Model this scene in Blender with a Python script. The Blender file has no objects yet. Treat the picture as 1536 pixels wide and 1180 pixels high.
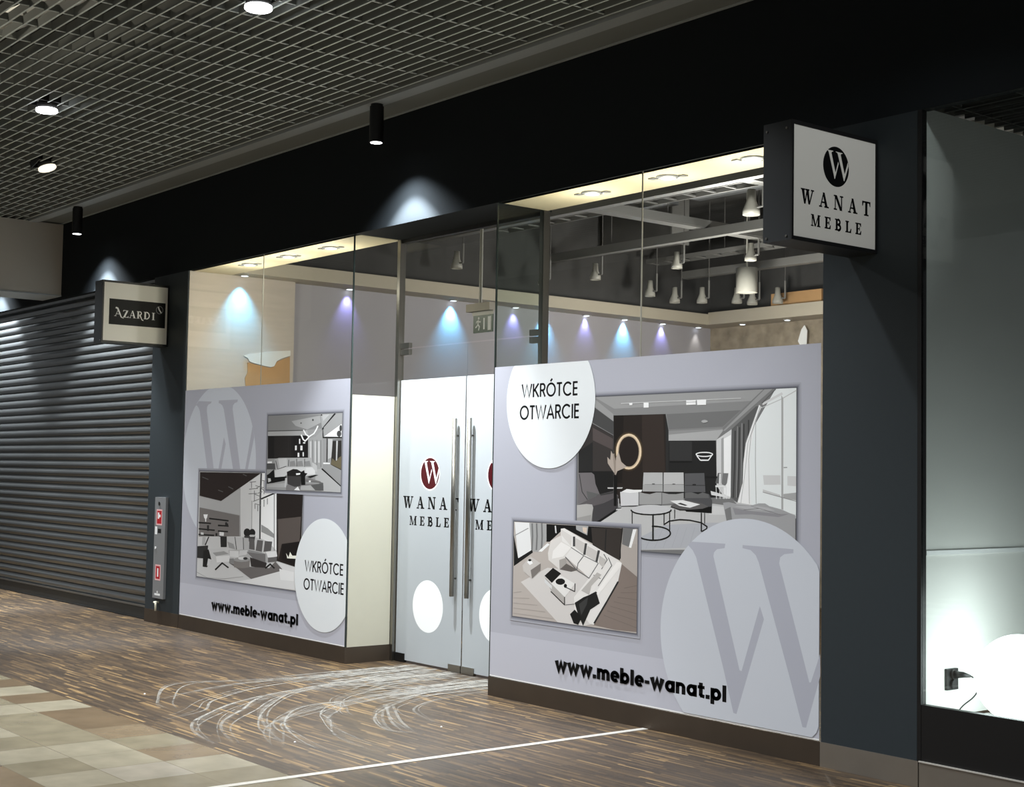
import bpy, math, random
from mathutils import Matrix, Vector
random.seed(7)
S = bpy.context.scene
COL = S.collection
# ------------------------------------------------------------------ camera
F_PX = 2145.586
cam_d = bpy.data.cameras.new('camera'); cam = bpy.data.objects.new('camera', cam_d); COL.objects.link(cam)
cam_d.sensor_fit = 'HORIZONTAL'; cam_d.sensor_width = 36.0; cam_d.lens = F_PX/1536*36.0
cam_d.clip_start = 0.05; cam_d.clip_end = 100
yaw, pitch, roll = 0.89440, 0.05480, 0.01706
cy, sy, cp, sp = math.cos(yaw), math.sin(yaw), math.cos(pitch), math.sin(pitch)
fw = Vector((-sy*cp, cy*cp, sp)); rt0 = Vector((cy, sy, 0)); up0 = rt0.cross(fw)
rt = math.cos(roll)*rt0 + math.sin(roll)*up0; up = -math.sin(roll)*rt0 + math.cos(roll)*up0
M = Matrix.Identity(4)
for i in range(3): M[i][0] = rt[i]; M[i][1] = up[i]; M[i][2] = -fw[i]; M[i][3] = (9.4892, -6.0041, 1.504)[i]
cam.matrix_world = M; S.camera = cam
# ------------------------------------------------------------------ world and view
w = bpy.data.worlds.new('world'); S.world = w; w.use_nodes = True
w.node_tree.nodes['Background'].inputs[0].default_value = (0.93, 0.97, 1.0, 1); w.node_tree.nodes['Background'].inputs[1].default_value = 0.10
S.view_settings.view_transform = 'Standard'; S.view_settings.look = 'None'; S.view_settings.gamma = 1; S.view_settings.use_curve_mapping = False
S.view_settings.exposure = 0.38
S.cycles.max_bounces = 8; S.cycles.transparent_max_bounces = 24; S.cycles.sample_clamp_indirect = 4.0
# ------------------------------------------------------------------ lights of the place and added ones
def spot(loc, power, color=(1, 1, 1), size=120, blend=1.0, aim=(0, 0, -1), r=0.06):
    l = bpy.data.lights.new('lamp', 'SPOT'); l.energy = power; l.color = color; l.spot_size = math.radians(size); l.spot_blend = blend; l.shadow_soft_size = r
    o = bpy.data.objects.new('lamp', l); COL.objects.link(o); o.location = loc
    o.rotation_euler = Vector(aim).to_track_quat('-Z', 'Y').to_euler(); return o
def point(loc, power, color=(1, 1, 1), r=0.05):
    l = bpy.data.lights.new('lamp', 'POINT'); l.energy = power; l.color = color; l.shadow_soft_size = r
    o = bpy.data.objects.new('lamp', l); COL.objects.link(o); o.location = loc; return o
COOL = (0.95, 0.98, 1.0); WARM = (1.0, 0.91, 0.76)
for x, pw in ((-7.27, 120), (-4.09, 115), (-.91, 130), (2.27, 250), (8.63, 210)):   # downlights in the lattice ceiling, row near the shops
    spot((x, -2.13, 4.03), pw, COOL, 140, .55)
for x in (-4.09, -0.91, 2.27, 5.45, 8.63):                         # the second row, over the tiles
    spot((x, -4.9, 4.03), 200, COOL, 138, .6)
spot((4.0, -1.5, 4.05), 190, COOL, 116); spot((-4.3, -1.45, 4.05), 95, COOL, 110)   # adjustable row
spot((7.4, -.70, 4.05), 62, COOL, 34, .8, aim=(-2.43, .37, -1.10))                # added unseen spot, brightens the sign face
point((.7, -3.25, 4.62), 5, (1, .9, .72), .06)                      # added point with no fixture, brightens the pipe above the lattice
spot((-2.93, -1.36, 4.0), 25, (1, .93, .8), 90, aim=(.2, -.2, -1))
for x in (0.8, -4.8, -8.0):                                        # black cylinders washing the fascia
    spot((x, -0.30, 3.875), 640, (0.9, 0.96, 1.0), 86, 0.40, r=0.012)
    spot((x, -0.30, 3.875), 200, (0.9, 0.96, 1.0), 118, 0.9, r=0.02)
SOFFIT = [(-2.10, .215), (-1.41, .22), (-.72, .225), (2.526, .235), (3.226, .235), (3.932, .225)]
for x, y in SOFFIT:
    spot((x, y, 3.325), 14, WARM, 165, 0.9, r=0.04); point((x, y, 3.04), 7.0, (1.0, .92, .76), .04)  # added point under each lamp stands in for bounce on the soffit
BULK = [(-2.80, .54, 'b'), (-2.93, 1.81, 'v'), (-2.93, 3.13, 'b'), (-2.93, 4.0, 'v'), (-2.94, 4.45, 'b'), (-2.95, 5.08, 'v'), (-2.95, 5.69, 'b'), (-2.95, 6.33, 'v'), (-2.93, 6.93, 'n'), (-2.27, 7.01, 'n'), (-1.56, 7.0, 'n')]
for x, y, k in BULK:
    if k == 'b': spot((x, y, 3.33), 62, (0.16, 0.58, 1.0), 78, 1.0, aim=(-.13, 0, -1), r=0.03)
    elif k == 'v': spot((x, y, 3.33), 14, (0.36, 0.34, 1.0), 72, 1.0, aim=(-.13, 0, -1), r=0.02)
    else: spot((x, y, 3.33), 3, (1, .93, .85), 70, 0.8, r=0.02)
point((1.2, 3.2, 3.0), 105, (1, .96, .92), 0.15)                    # the shop's own lamps
point((-0.6, 5.0, 3.0), 82, (1, .94, .88), 0.15)
point((3.0, 5.5, 3.0), 52, (1, .95, .9), 0.15)
# ------------------------------------------------------------------ materials
def lin(c):
    return tuple((v/255/12.92 if v/255 <= .04045 else ((v/255+.055)/1.055)**2.4) for v in c)
MATS = {}
def mat(name, rgb, rough=.5, metal=0, spec=.5, var=0.0, vscale=8, bump=0, emit=0, emit_rgb=None, stretch=None):
    m = bpy.data.materials.new(name); m.use_nodes = True; nt = m.node_tree; b = nt.nodes['Principled BSDF']
    c = lin(rgb); b.inputs['Base Color'].default_value = (*c, 1); b.inputs['Roughness'].default_value = rough
    b.inputs['Metallic'].default_value = metal; b.inputs['Specular IOR Level'].default_value = spec
    if emit: b.inputs['Emission Color'].default_value = (*lin(emit_rgb or rgb), 1); b.inputs['Emission Strength'].default_value = emit
    if var or bump:
        tc = nt.nodes.new('ShaderNodeTexCoord'); nz = nt.nodes.new('ShaderNodeTexNoise'); nz.inputs['Scale'].default_value = vscale; nz.inputs['Detail'].default_value = 4
        mp = nt.nodes.new('ShaderNodeMapping'); nt.links.new(tc.outputs['Object'], mp.inputs[0]); nt.links.new(mp.outputs[0], nz.inputs['Vector'])
        if stretch: mp.inputs['Scale'].default_value = stretch
        if var:
            mx = nt.nodes.new('ShaderNodeMix'); mx.data_type = 'RGBA'
            mx.inputs[6].default_value = (*[v*(1-var) for v in c], 1); mx.inputs[7].default_value = (*[min(1, v*(1+var)) for v in c], 1)
            nt.links.new(nz.outputs[0], mx.inputs[0]); nt.links.new(mx.outputs[2], b.inputs['Base Color'])
        if bump:
            bp = nt.nodes.new('ShaderNodeBump'); bp.inputs['Strength'].default_value = bump; bp.inputs['Distance'].default_value = .02
            nt.links.new(nz.outputs[0], bp.inputs['Height']); nt.links.new(bp.outputs[0], b.inputs['Normal'])
    MATS[name] = m; return m
def glow(name, rgb, strength):
    m = bpy.data.materials.new(name); m.use_nodes = True; nt = m.node_tree; nt.nodes.clear()
    e = nt.nodes.new('ShaderNodeEmission'); e.inputs[0].default_value = (*lin(rgb), 1); e.inputs[1].default_value = strength
    o = nt.nodes.new('ShaderNodeOutputMaterial'); nt.links.new(e.outputs[0], o.inputs[0]); return m
def glass(name, tint=(.93, .96, .95), refl=1.0):
    m = bpy.data.materials.new(name); m.use_nodes = True; nt = m.node_tree; nt.nodes.clear()
    t = nt.nodes.new('ShaderNodeBsdfTransparent'); t.inputs[0].default_value = (*tint, 1)
    g = nt.nodes.new('ShaderNodeBsdfGlossy'); g.inputs['Roughness'].default_value = 0.0
    fr = nt.nodes.new('ShaderNodeFresnel'); ge = nt.nodes.new('ShaderNodeNewGeometry'); mr = nt.nodes.new('ShaderNodeMapRange'); mr.inputs[3].default_value = 1.45; mr.inputs[4].default_value = 1/1.45
    nt.links.new(ge.outputs['Backfacing'], mr.inputs[0]); nt.links.new(mr.outputs[0], fr.inputs[0])
    mu = nt.nodes.new('ShaderNodeMath'); mu.operation = 'MULTIPLY'; mu.inputs[1].default_value = refl; nt.links.new(fr.outputs[0], mu.inputs[0])
    mx = nt.nodes.new('ShaderNodeMixShader'); o = nt.nodes.new('ShaderNodeOutputMaterial')
    nt.links.new(mu.outputs[0], mx.inputs[0]); nt.links.new(t.outputs[0], mx.inputs[1]); nt.links.new(g.outputs[0], mx.inputs[2]); nt.links.new(mx.outputs[0], o.inputs[0]); return m
def film(name, rgb, trans=.45):
    m = bpy.data.materials.new(name); m.use_nodes = True; nt = m.node_tree; nt.nodes.clear()
    d = nt.nodes.new('ShaderNodeBsdfDiffuse'); d.inputs[0].default_value = (*lin(rgb), 1)
    t = nt.nodes.new('ShaderNodeBsdfTranslucent'); t.inputs[0].default_value = (*lin(rgb), 1)
    mx = nt.nodes.new('ShaderNodeMixShader'); mx.inputs[0].default_value = trans; o = nt.nodes.new('ShaderNodeOutputMaterial')
    nt.links.new(d.outputs[0], mx.inputs[1]); nt.links.new(t.outputs[0], mx.inputs[2]); nt.links.new(mx.outputs[0], o.inputs[0]); return m
def print_mat():
    m = bpy.data.materials.new('printed_vinyl'); m.use_nodes = True; nt = m.node_tree; b = nt.nodes['Principled BSDF']
    a = nt.nodes.new('ShaderNodeAttribute'); a.attribute_name = 'ink'; nt.links.new(a.outputs['Color'], b.inputs['Base Color'])
    b.inputs['Roughness'].default_value = .5; b.inputs['Specular IOR Level'].default_value = .25; return m
PRINT = print_mat()
PG = 1.12            # ink reflectance for a given printed tone
M_ANTH = mat('anthracite_paint', (47, 54, 58), .55, spec=.3, var=.06, vscale=30)
M_FASC = mat('black_paint', (33, 37, 40), .85, spec=.08, var=.05, vscale=20)
M_BLACK = mat('black_metal', (12, 12, 13), .45)
M_DARK = mat('dark_void', (40, 39, 38), .9, var=.3, vscale=3)
M_LATT = mat('grey_lattice', (126, 130, 128), .6, spec=.3); M_LATT_LIT = mat('lattice_lit_underside', (206, 214, 212), .5)  # undersides paler than sides: light from below put into the colour
M_TRIM = mat('grey_ceiling_profile', (160, 166, 168), .5)
M_STEEL = mat('brushed_steel', (150, 147, 140), .32, metal=1, var=.08, vscale=40, stretch=(1, 1, 8))
M_PLINTH = mat('dark_steel_plinth', (84, 74, 64), .42, metal=.6, var=.12, vscale=6)
M_PLINTH2 = mat('light_steel_plinth', (150, 143, 133), .38, metal=.7, var=.10, vscale=6)
M_WHITE = mat('white_plaster', (226, 226, 222), .7, var=.03, vscale=5)
M_CREAM = mat('cream_soffit', (236, 224, 192), .6, var=.02)
M_BULK = mat('grey_bulkhead', (176, 168, 156), .7, var=.03)
M_INT = mat('lavender_wall', (170, 167, 173), .7, var=.05, vscale=3)
M_BOARD = mat('whitewashed_boards', (196, 186, 176), .75, var=.10, vscale=4, stretch=(1, .6, 6))
M_STONE = mat('rough_plaster', (158, 146, 128), .9, var=.6, vscale=7, bump=1.0)
M_IWHITE = mat('cream_band', (186, 177, 160), .7, var=.03)
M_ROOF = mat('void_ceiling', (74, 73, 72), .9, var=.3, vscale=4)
M_RAIL = mat('grey_rail', (128, 127, 124), .45, metal=.3)
M_DUCT = mat('dark_duct', (92, 90, 88), .7, var=.15)
M_PANEL = mat('pale_panel', (112, 114, 116), .7, var=.06)
M_LAMPW = mat('lamp_white', (160, 158, 150), .4)
M_SIGNW = mat('sign_acrylic', (232, 230, 222), .4, spec=.4)
M_SIGNB = mat('sign_box_metal', (24, 28, 31), .5)
M_INK = mat('black_ink', (8, 8, 9), .5, spec=.2)
M_SHUT = mat('shutter_metal', (126, 129, 130), .28, metal=.8, var=.06, vscale=10)
M_SHUTB = mat('shutter_bar', (58, 60, 60), .45, metal=.5)
M_PANELG = mat('panel_grey', (140, 142, 144), .45, metal=.2)
M_RED = mat('sign_red', (186, 24, 36), .5); M_MAROON = mat('maroon_ink', (70, 6, 15), .5, spec=.2)
M_PINK = mat('sign_pink', (240, 190, 190), .5); M_PURE = mat('white_ink', (246, 247, 247), .5, spec=.2)
M_GREEN = mat('exit_green', (2, 58, 36), .4); M_CARD = mat('brown_cardboard', (190, 150, 104), .8, var=.1, vscale=12)
M_PLUG = mat('black_plastic', (24, 24, 25), .4); M_BEIGE = mat('beige_plastic', (226, 222, 200), .4)
M_DOORFILM = film('white_film', (194, 199, 202), .25); M_RETFILM = film('cream_film', (232, 230, 216), .46)
M_GLASS = glass('clear_glass', (.94, .965, .955), .42); M_GLASSD = glass('dark_window_glass', (.86, .89, .88), 1.0); M_EDGE = mat('glass_edge', (44, 52, 50), .2)
G_COOL = glow('lamp_glow', (250, 252, 255), 9.0); G_DIM = glow('lamp_dim', (250, 240, 215), 1.1); G_WARM = glow('soffit_glow', (255, 246, 222), 7.0)
G_SPOT = glow('spot_glow', (235, 240, 255), 3.5); G_GLOBE = glow('globe_glow', (240, 250, 250), 5.5)
M_STRIP = mat('white_metal_strip', (216, 212, 204), .35, metal=.3); M_BULKHEAD = mat('pale_bulkhead', (186, 180, 170), .7, var=.02)
def node_floor():
    m = bpy.data.materials.new('strip_wood_floor'); m.use_nodes = True; nt = m.node_tree; N = nt.nodes; L = nt.links; b = N['Principled BSDF']
    tc = N.new('ShaderNodeTexCoord'); se = N.new('ShaderNodeSeparateXYZ'); L.new(tc.outputs['Object'], se.inputs[0])
    def mth(op, a, bb=None):
        n = N.new('ShaderNodeMath'); n.operation = op
        for i, v in enumerate((a, bb)):
            if v is None: continue
            if isinstance(v, (int, float)): n.inputs[i].default_value = v
            else: L.new(v, n.inputs[i])
        return n.outputs[0]
    row = mth('FLOOR', mth('DIVIDE', se.outputs[1], .017))
    w1 = N.new('ShaderNodeTexWhiteNoise'); w1.noise_dimensions = '1D'; L.new(row, w1.inputs['W'])
    xs = mth('ADD', mth('DIVIDE', se.outputs[0], .26), mth('MULTIPLY', w1.outputs['Value'], 17.0))
    cell = mth('FLOOR', xs); cb = N.new('ShaderNodeCombineXYZ'); L.new(cell, cb.inputs[0]); L.new(row, cb.inputs[1])
    w2 = N.new('ShaderNodeTexWhiteNoise'); w2.noise_dimensions = '2D'; L.new(cb.outputs[0], w2.inputs['Vector'])
    nz = N.new('ShaderNodeTexNoise'); nz.inputs['Scale'].default_value = 1.6; nz.inputs['Detail'].default_value = 3; L.new(tc.outputs['Object'], nz.inputs['Vector'])
    v = mth('ADD', mth('MULTIPLY', w2.outputs['Value'], .8), mth('MULTIPLY', nz.outputs[0], .35))
    r = N.new('ShaderNodeValToRGB'); L.new(v, r.inputs[0]); e = r.color_ramp.elements
    e[0].position = .05; e[0].color = (*lin((50, 41, 32)), 1); e[1].position = 1.1; e[1].color = (*lin((150, 123, 84)), 1)
    for p, c in ((.4, (67, 55, 43)), (.75, (81, 66, 49)), (.9, (104, 84, 59))): q = e.new(p); q.color = (*lin(c), 1)
    L.new(r.outputs[0], b.inputs['Base Color']); b.inputs['Roughness'].default_value = .42; b.inputs['Specular IOR Level'].default_value = .35
    return m
def node_tiles():
    m = bpy.data.materials.new('stone_tiles'); m.use_nodes = True; nt = m.node_tree; N = nt.nodes; L = nt.links; b = N['Principled BSDF']
    tc = N.new('ShaderNodeTexCoord'); mp = N.new('ShaderNodeMapping'); mp.inputs['Location'].default_value = (-.857/.354, 2.38/.354, 0); mp.inputs['Scale'].default_value = (1/.354, 1/.354, 1)
    L.new(tc.outputs['Object'], mp.inputs[0])
    fl = N.new('ShaderNodeVectorMath'); fl.operation = 'FLOOR'; L.new(mp.outputs[0], fl.inputs[0])
    w2 = N.new('ShaderNodeTexWhiteNoise'); w2.noise_dimensions = '2D'; L.new(fl.outputs[0], w2.inputs['Vector'])
    r = N.new('ShaderNodeValToRGB'); r.color_ramp.interpolation = 'CONSTANT'; L.new(w2.outputs['Value'], r.inputs[0]); e = r.color_ramp.elements
    e[0].color = (*lin((132, 123, 102)), 1); e[1].position = .3; e[1].color = (*lin((152, 144, 124)), 1)
    for p, c in ((.52, (112, 95, 74)), (.68, (158, 150, 134)), (.85, (126, 110, 88))): q = e.new(p); q.color = (*lin(c), 1)
    nz = N.new('ShaderNodeTexNoise'); nz.inputs['Scale'].default_value = 5; nz.inputs['Detail'].default_value = 5; L.new(tc.outputs['Object'], nz.inputs['Vector'])
    mx = N.new('ShaderNodeMix'); mx.data_type = 'RGBA'; mx.blend_type = 'OVERLAY'; mx.inputs[0].default_value = .35; L.new(r.outputs[0], mx.inputs[6]); L.new(nz.outputs[0], mx.inputs[7])
    fr = N.new('ShaderNodeVectorMath'); fr.operation = 'FRACTION'; L.new(mp.outputs[0], fr.inputs[0]); se = N.new('ShaderNodeSeparateXYZ'); L.new(fr.outputs[0], se.inputs[0])
    mi = N.new('ShaderNodeMath'); mi.operation = 'MINIMUM'; L.new(se.outputs[0], mi.inputs[0]); L.new(se.outputs[1], mi.inputs[1])
    lt = N.new('ShaderNodeMath'); lt.operation = 'LESS_THAN'; lt.inputs[1].default_value = .012; L.new(mi.outputs[0], lt.inputs[0])
    m2 = N.new('ShaderNodeMix'); m2.data_type = 'RGBA'; L.new(lt.outputs[0], m2.inputs[0]); L.new(mx.outputs[2], m2.inputs[6]); m2.inputs[7].default_value = (*lin((120, 110, 92)), 1)
    L.new(m2.outputs[2], b.inputs['Base Color']); b.inputs['Roughness'].default_value = .22; b.inputs['Specular IOR Level'].default_value = .45
    return m
def node_dust():
    m = bpy.data.materials.new('chalky_dust'); m.use_nodes = True; nt = m.node_tree; N = nt.nodes; L = nt.links; N.clear()
    tc = N.new('ShaderNodeTexCoord'); nz = N.new('ShaderNodeTexNoise'); nz.inputs['Scale'].default_value = 16; nz.inputs['Detail'].default_value = 6; L.new(tc.outputs['Object'], nz.inputs['Vector'])
    at = N.new('ShaderNodeAttribute'); at.attribute_name = 'amount'
    mr = N.new('ShaderNodeMapRange'); mr.inputs[1].default_value = .28; mr.inputs[2].default_value = .62; L.new(nz.outputs[0], mr.inputs[0])
    mu = N.new('ShaderNodeMath'); mu.operation = 'MULTIPLY'; L.new(mr.outputs[0], mu.inputs[0]); L.new(at.outputs['Fac'], mu.inputs[1])
    t = N.new('ShaderNodeBsdfTransparent'); d = N.new('ShaderNodeBsdfDiffuse'); d.inputs[0].default_value = (*lin((170, 167, 160)), 1)
    mx = N.new('ShaderNodeMixShader'); o = N.new('ShaderNodeOutputMaterial'); L.new(mu.outputs[0], mx.inputs[0]); L.new(t.outputs[0], mx.inputs[1]); L.new(d.outputs[0], mx.inputs[2]); L.new(mx.outputs[0], o.inputs[0]); return m
# ------------------------------------------------------------------ mesh helpers
BASE = {}
class MB:
    def __init__(s): s.v = []; s.f = []; s.m = []; s.mats = []; s.ink = []
    def mi(s, m):
        if m not in s.mats: s.mats.append(m)
        return s.mats.index(m)
    def face(s, pts, m, ink=None):
        n = len(s.v); s.v += [tuple(p) for p in pts]; s.f.append(tuple(range(n, n+len(pts)))); s.m.append(s.mi(m)); s.ink.append(ink)
    def box(s, a, b, m):
        x0, y0, z0 = [min(p, q) for p, q in zip(a, b)]; x1, y1, z1 = [max(p, q) for p, q in zip(a, b)]
        n = len(s.v); s.v += [(x0, y0, z0), (x1, y0, z0), (x1, y1, z0), (x0, y1, z0), (x0, y0, z1), (x1, y0, z1), (x1, y1, z1), (x0, y1, z1)]
        k = s.mi(m)
        for q in ((3, 2, 1, 0), (4, 5, 6, 7), (0, 1, 5, 4), (1, 2, 6, 5), (2, 3, 7, 6), (3, 0, 4, 7)): s.f.append(tuple(n+i for i in q)); s.m.append(k); s.ink.append(None)
        return s
    def tube(s, pts, r, m, seg=14, caps=True):
        pts = [Vector(p) for p in pts]; rings = []; k = s.mi(m); rr = r if isinstance(r, (list, tuple)) else [r]*len(pts)
        for i, p in enumerate(pts):
            d = (pts[min(i+1, len(pts)-1)] - pts[max(i-1, 0)]).normalized(); a = d.orthogonal().normalized() if i == 0 else (a - d*a.dot(d)).normalized(); b = d.cross(a)
            n = len(s.v); s.v += [tuple(p + rr[i]*(math.cos(2*math.pi*j/seg)*a + math.sin(2*math.pi*j/seg)*b)) for j in range(seg)]; rings.append(n)
        for p, q in zip(rings, rings[1:]):
            for j in range(seg): s.f.append((p+j, p+(j+1) % seg, q+(j+1) % seg, q+j)); s.m.append(k); s.ink.append(None)
        if caps:
            s.f.append(tuple(rings[0]+j for j in reversed(range(seg)))); s.m.append(k); s.ink.append(None)
            s.f.append(tuple(rings[-1]+j for j in range(seg))); s.m.append(k); s.ink.append(None)
        return s
    def lathe(s, c, prof, m, seg=24):
        k = s.mi(m); rings = []
        for r, z in prof:
            n = len(s.v); s.v += [(c[0]+r*math.cos(2*math.pi*j/seg), c[1]+r*math.sin(2*math.pi*j/seg), c[2]+z) for j in range(seg)]; rings.append(n)
        for p, q in zip(rings, rings[1:]):
            for j in range(seg): s.f.append((p+j, p+(j+1) % seg, q+(j+1) % seg, q+j)); s.m.append(k); s.ink.append(None)
        return s
    def disc(s, c, r, m, seg=24, up=True):
        pts = [(c[0]+r*math.cos(2*math.pi*j/seg), c[1]+r*math.sin(2*math.pi*j/seg), c[2]) for j in range(seg)]
        s.face(pts if up else pts[::-1], m); return s
    def build(s, name, parent=None, smooth=False):
        b = BASE.get(parent.name, (0, 0, 0)) if parent else (0, 0, 0)
        me = bpy.data.meshes.new(name); me.from_pydata([(x-b[0], y-b[1], z-b[2]) for x, y, z in s.v], [], s.f)
        for m in s.mats: me.materials.append(m)
        me.polygons.foreach_set('material_index', s.m)
        if any(i is not None for i in s.ink):
            a = me.color_attributes.new('ink', 'FLOAT_COLOR', 'CORNER')
            for p, i in zip(me.polygons, s.ink):
                c = (*(i or (1, 1, 1)), 1)
                for l in p.loop_indices: a.data[l].color = c
        if smooth: me.polygons.foreach_set('use_smooth', [True]*len(me.polygons))
        o = bpy.data.objects.new(name, me); COL.objects.link(o)
        if parent: o.parent = parent; BASE[o.name] = b
        else: BASE[o.name] = (0, 0, 0)
        return o
def tag(o, label=None, cat=None, group=None, kind=None):
    for k, v in (('label', label), ('category', cat), ('group', group), ('kind', kind)):
        if v: o[k] = v
    return o
def thing(name, loc, label, cat, group=None):
    o = bpy.data.objects.new(name, None); o.empty_display_size = .1; COL.objects.link(o); o.location = loc; BASE[o.name] = tuple(loc); return tag(o, label, cat, group)
def struct(name, mb, parent=None): return tag(mb.build(name, parent), kind='structure')
def sroot(name, loc):
    o = bpy.data.objects.new(name, None); COL.objects.link(o); o.location = loc; BASE[o.name] = tuple(loc); return tag(o, kind='structure')
def box(a, b, m): return MB().box(a, b, m)
def dup(root, loc, label=None, group=None):
    r = root.copy(); COL.objects.link(r); r.location = loc
    if label: r['label'] = label
    if group: r['group'] = group
    for ch in root.children:
        c = ch.copy(); COL.objects.link(c); c.parent = r
        for g in ch.children:
            d = g.copy(); COL.objects.link(d); d.parent = c
    return r
# ------------------------------------------------------------------ flat lettering and figures, in (across, up) metres
def ell(cx, cz, rx, rz=None, n=48, a0=0, a1=360):
    rz = rx if rz is None else rz; k = n if a1-a0 == 360 else n+1
    return [(cx+rx*math.cos(math.radians(a0+(a1-a0)*i/n)), cz+rz*math.sin(math.radians(a0+(a1-a0)*i/n))) for i in range(k)]
def ribbon(P, wd, closed=False, w1=None):
    P = list(P); out = []; n = len(P)
    def nrm(a, b): l = math.hypot(b[0]-a[0], b[1]-a[1]) or 1; return (-(b[1]-a[1])/l, (b[0]-a[0])/l)
    L = []; R = []
    for i in range(n):
        a = P[i-1] if (i > 0 or closed) else None; b = P[(i+1) % n] if (i < n-1 or closed) else None
        if a and b:
            n1, n2 = nrm(a, P[i]), nrm(P[i], b); mx, my = n1[0]+n2[0], n1[1]+n2[1]; d = mx*n1[0]+my*n1[1]; d = max(d, .35); mx, my = mx/d, my/d
        else: mx, my = nrm(a, P[i]) if a else nrm(P[i], b)
        h = (wd if w1 is None else wd+(w1-wd)*i/(n-1))/2
        L.append((P[i][0]+mx*h, P[i][1]+my*h)); R.append((P[i][0]-mx*h, P[i][1]-my*h))
    for i in range(n if closed else n-1): j = (i+1) % n; out.append([L[i], L[j], R[j], R[i]])
    return out
def rect(a, b, c, d): return [(a, b), (c, b), (c, d), (a, d)]
def serif(ch):
    q = lambda x0, x1, w, v0=1., v1=0., w1=None: [(x0, v0), (x0+w, v0), (x1+(w1 if w1 is not None else w), v1), (x1, v1)]
    if ch == 'W': return 1.42, [q(.08, .36, .24, w1=.12), q(.64, .42, .06), q(.58, .84, .24, w1=.12), q(1.26, .90, .07), rect(0, .95, .42, 1), rect(.50, .95, .90, 1), rect(1.12, .95, 1.42, 1)]
    if ch == 'A': return 1.06, [q(.46, .12, .06), q(.42, .70, .16, w1=.24), rect(.24, .30, .72, .36), rect(0, 0, .30, .05), rect(.60, 0, 1.06, .05)]
    if ch == 'N': return 1.04, [rect(.12, 0, .18, 1), rect(.84, 0, .91, 1), q(.10, .70, .22), rect(0, .95, .28, 1), rect(0, 0, .32, .05), rect(.70, .95, 1.04, 1)]
    if ch == 'T': return .94, [rect(.36, 0, .58, 1), rect(0, .93, .94, 1), [(0, .70), (.04, .70), (.12, .93), (0, .95)], [(.94, .70), (.90, .70), (.82, .93), (.94, .95)], rect(.22, 0, .72, .05)]
    if ch == 'M': return 1.3, [rect(.12, 0, .18, 1), q(.10, .52, .24, w1=.12), q(1.02, .56, .06, w1=.06), rect(.96, 0, 1.18, 1), rect(0, .95, .30, 1), rect(0, 0, .32, .05), rect(.84, 0, 1.3, .05), rect(.98, .95, 1.3, 1)]
    if ch == 'E': return .84, [rect(.12, 0, .35, 1), rect(0, 0, .80, .06), rect(0, .94, .78, 1), rect(.3, .48, .6, .54), [(.84, .30), (.79, .30), (.62, .05), (.80, 0)], [(.80, .74), (.75, .74), (.60, .95), (.80, 1)], rect(.57, .36, .62, .66)]
    if ch == 'B': return .88, [rect(.12, 0, .35, 1), rect(0, 0, .45, .06), rect(0, .94, .45, 1), rect(.3, .49, .5, .55)] + ribbon(ell(.42, .75, .28, .22, 14, -90, 90), .15) + ribbon(ell(.44, .27, .34, .245, 14, -90, 90), .17)
    if ch == 'L': return .84, [rect(.12, 0, .35, 1), rect(0, 0, .80, .06), rect(0, .94, .48, 1), [(.84, .34), (.79, .34), (.62, .05), (.80, 0)]]
    if ch == 'Z': return .80, [rect(.04, .92, .76, 1), rect(.0, 0, .80, .08), q(.52, .02, .26), [(.0, .78), (.06, .78), (.2, .95), (.04, 1)], [(.80, .22), (.75, .22), (.62, .05), (.80, 0)]]
    if ch == 'R': return .96, [rect(.10, 0, .34, 1), rect(0, 0, .44, .05), rect(0, .95, .44, 1)] + ribbon(ell(.40, .73, .27, .235, 14, -90, 90), .13) + ribbon([(.45, .5), (.62, .2), (.78, -.12), (1.0, -.22)], .22, w1=.08)
    if ch == 'D': return .96, [rect(.10, 0, .34, 1), rect(0, 0, .44, .05), rect(0, .95, .44, 1)] + ribbon(ell(.38, .5, .44, .455, 18, -90, 90), .15)
    if ch == 'I': return .48, [rect(.12, 0, .36, 1), rect(0, 0, .48, .05), rect(0, .95, .48, 1)]
    if ch == 'a': return 1.06, [q(.46, .12, .06), q(.40, .72, .16, w1=.22), rect(.24, .30, .68, .36), rect(0, 0, .24, .05)] 
    if ch == 'Q': return 1.1, [q(.44, .10, .05), rect(.22, .28, .66, .34), rect(0, 0, .24, .05)] + ribbon([(.14, 1.16), (.36, 1.08), (.62, .4), (.80, -.10), (1.08, -.22)], .24, w1=.08)
def sans(ch, t=.15):
    s = {'W': (1.02, [[(.02, 1), (.27, .03), (.51, .95), (.75, .03), (1.0, 1)]]), 'K': (.62, [[(.07, 0), (.07, 1)], [(.58, 1), (.09, .42)], [(.22, .56), (.60, 0)]]),
         'T': (.52, [[(.26, 0), (.26, 1)], [(0, .94), (.52, .94)]]), 'E': (.46, [[(.46, .06), (.07, .06), (.07, .94), (.46, .94)], [(.07, .51), (.44, .51)]]),
         'I': (.14, [[(.07, 0), (.07, 1)]]), 'A': (.72, [[(.03, 0), (.36, .95), (.69, 0)], [(.13, .32), (.59, .32)]])}
    if ch in s: w, L = s[ch]; return w, [q for l in L for q in ribbon(l, t)]
    if ch == 'R': return .56, ribbon([(.07, 0), (.07, 1)], t)+ribbon([(.07, .94), (.28, .94)]+ell(.30, .71, .19, .23, 10, 90, -90)+[(.07, .48)], t)+ribbon([(.30, .46), (.53, 0)], t)
    if ch in 'OÓ': return .92, ribbon(ell(.46, .5, .40, .45, 32), t, True) + (ribbon([(.40, 1.10), (.56, 1.30)], t) if ch == 'Ó' else [])
    if ch == 'C': return .84, ribbon(ell(.46, .5, .40, .45, 26, 42, 318), t)
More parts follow.
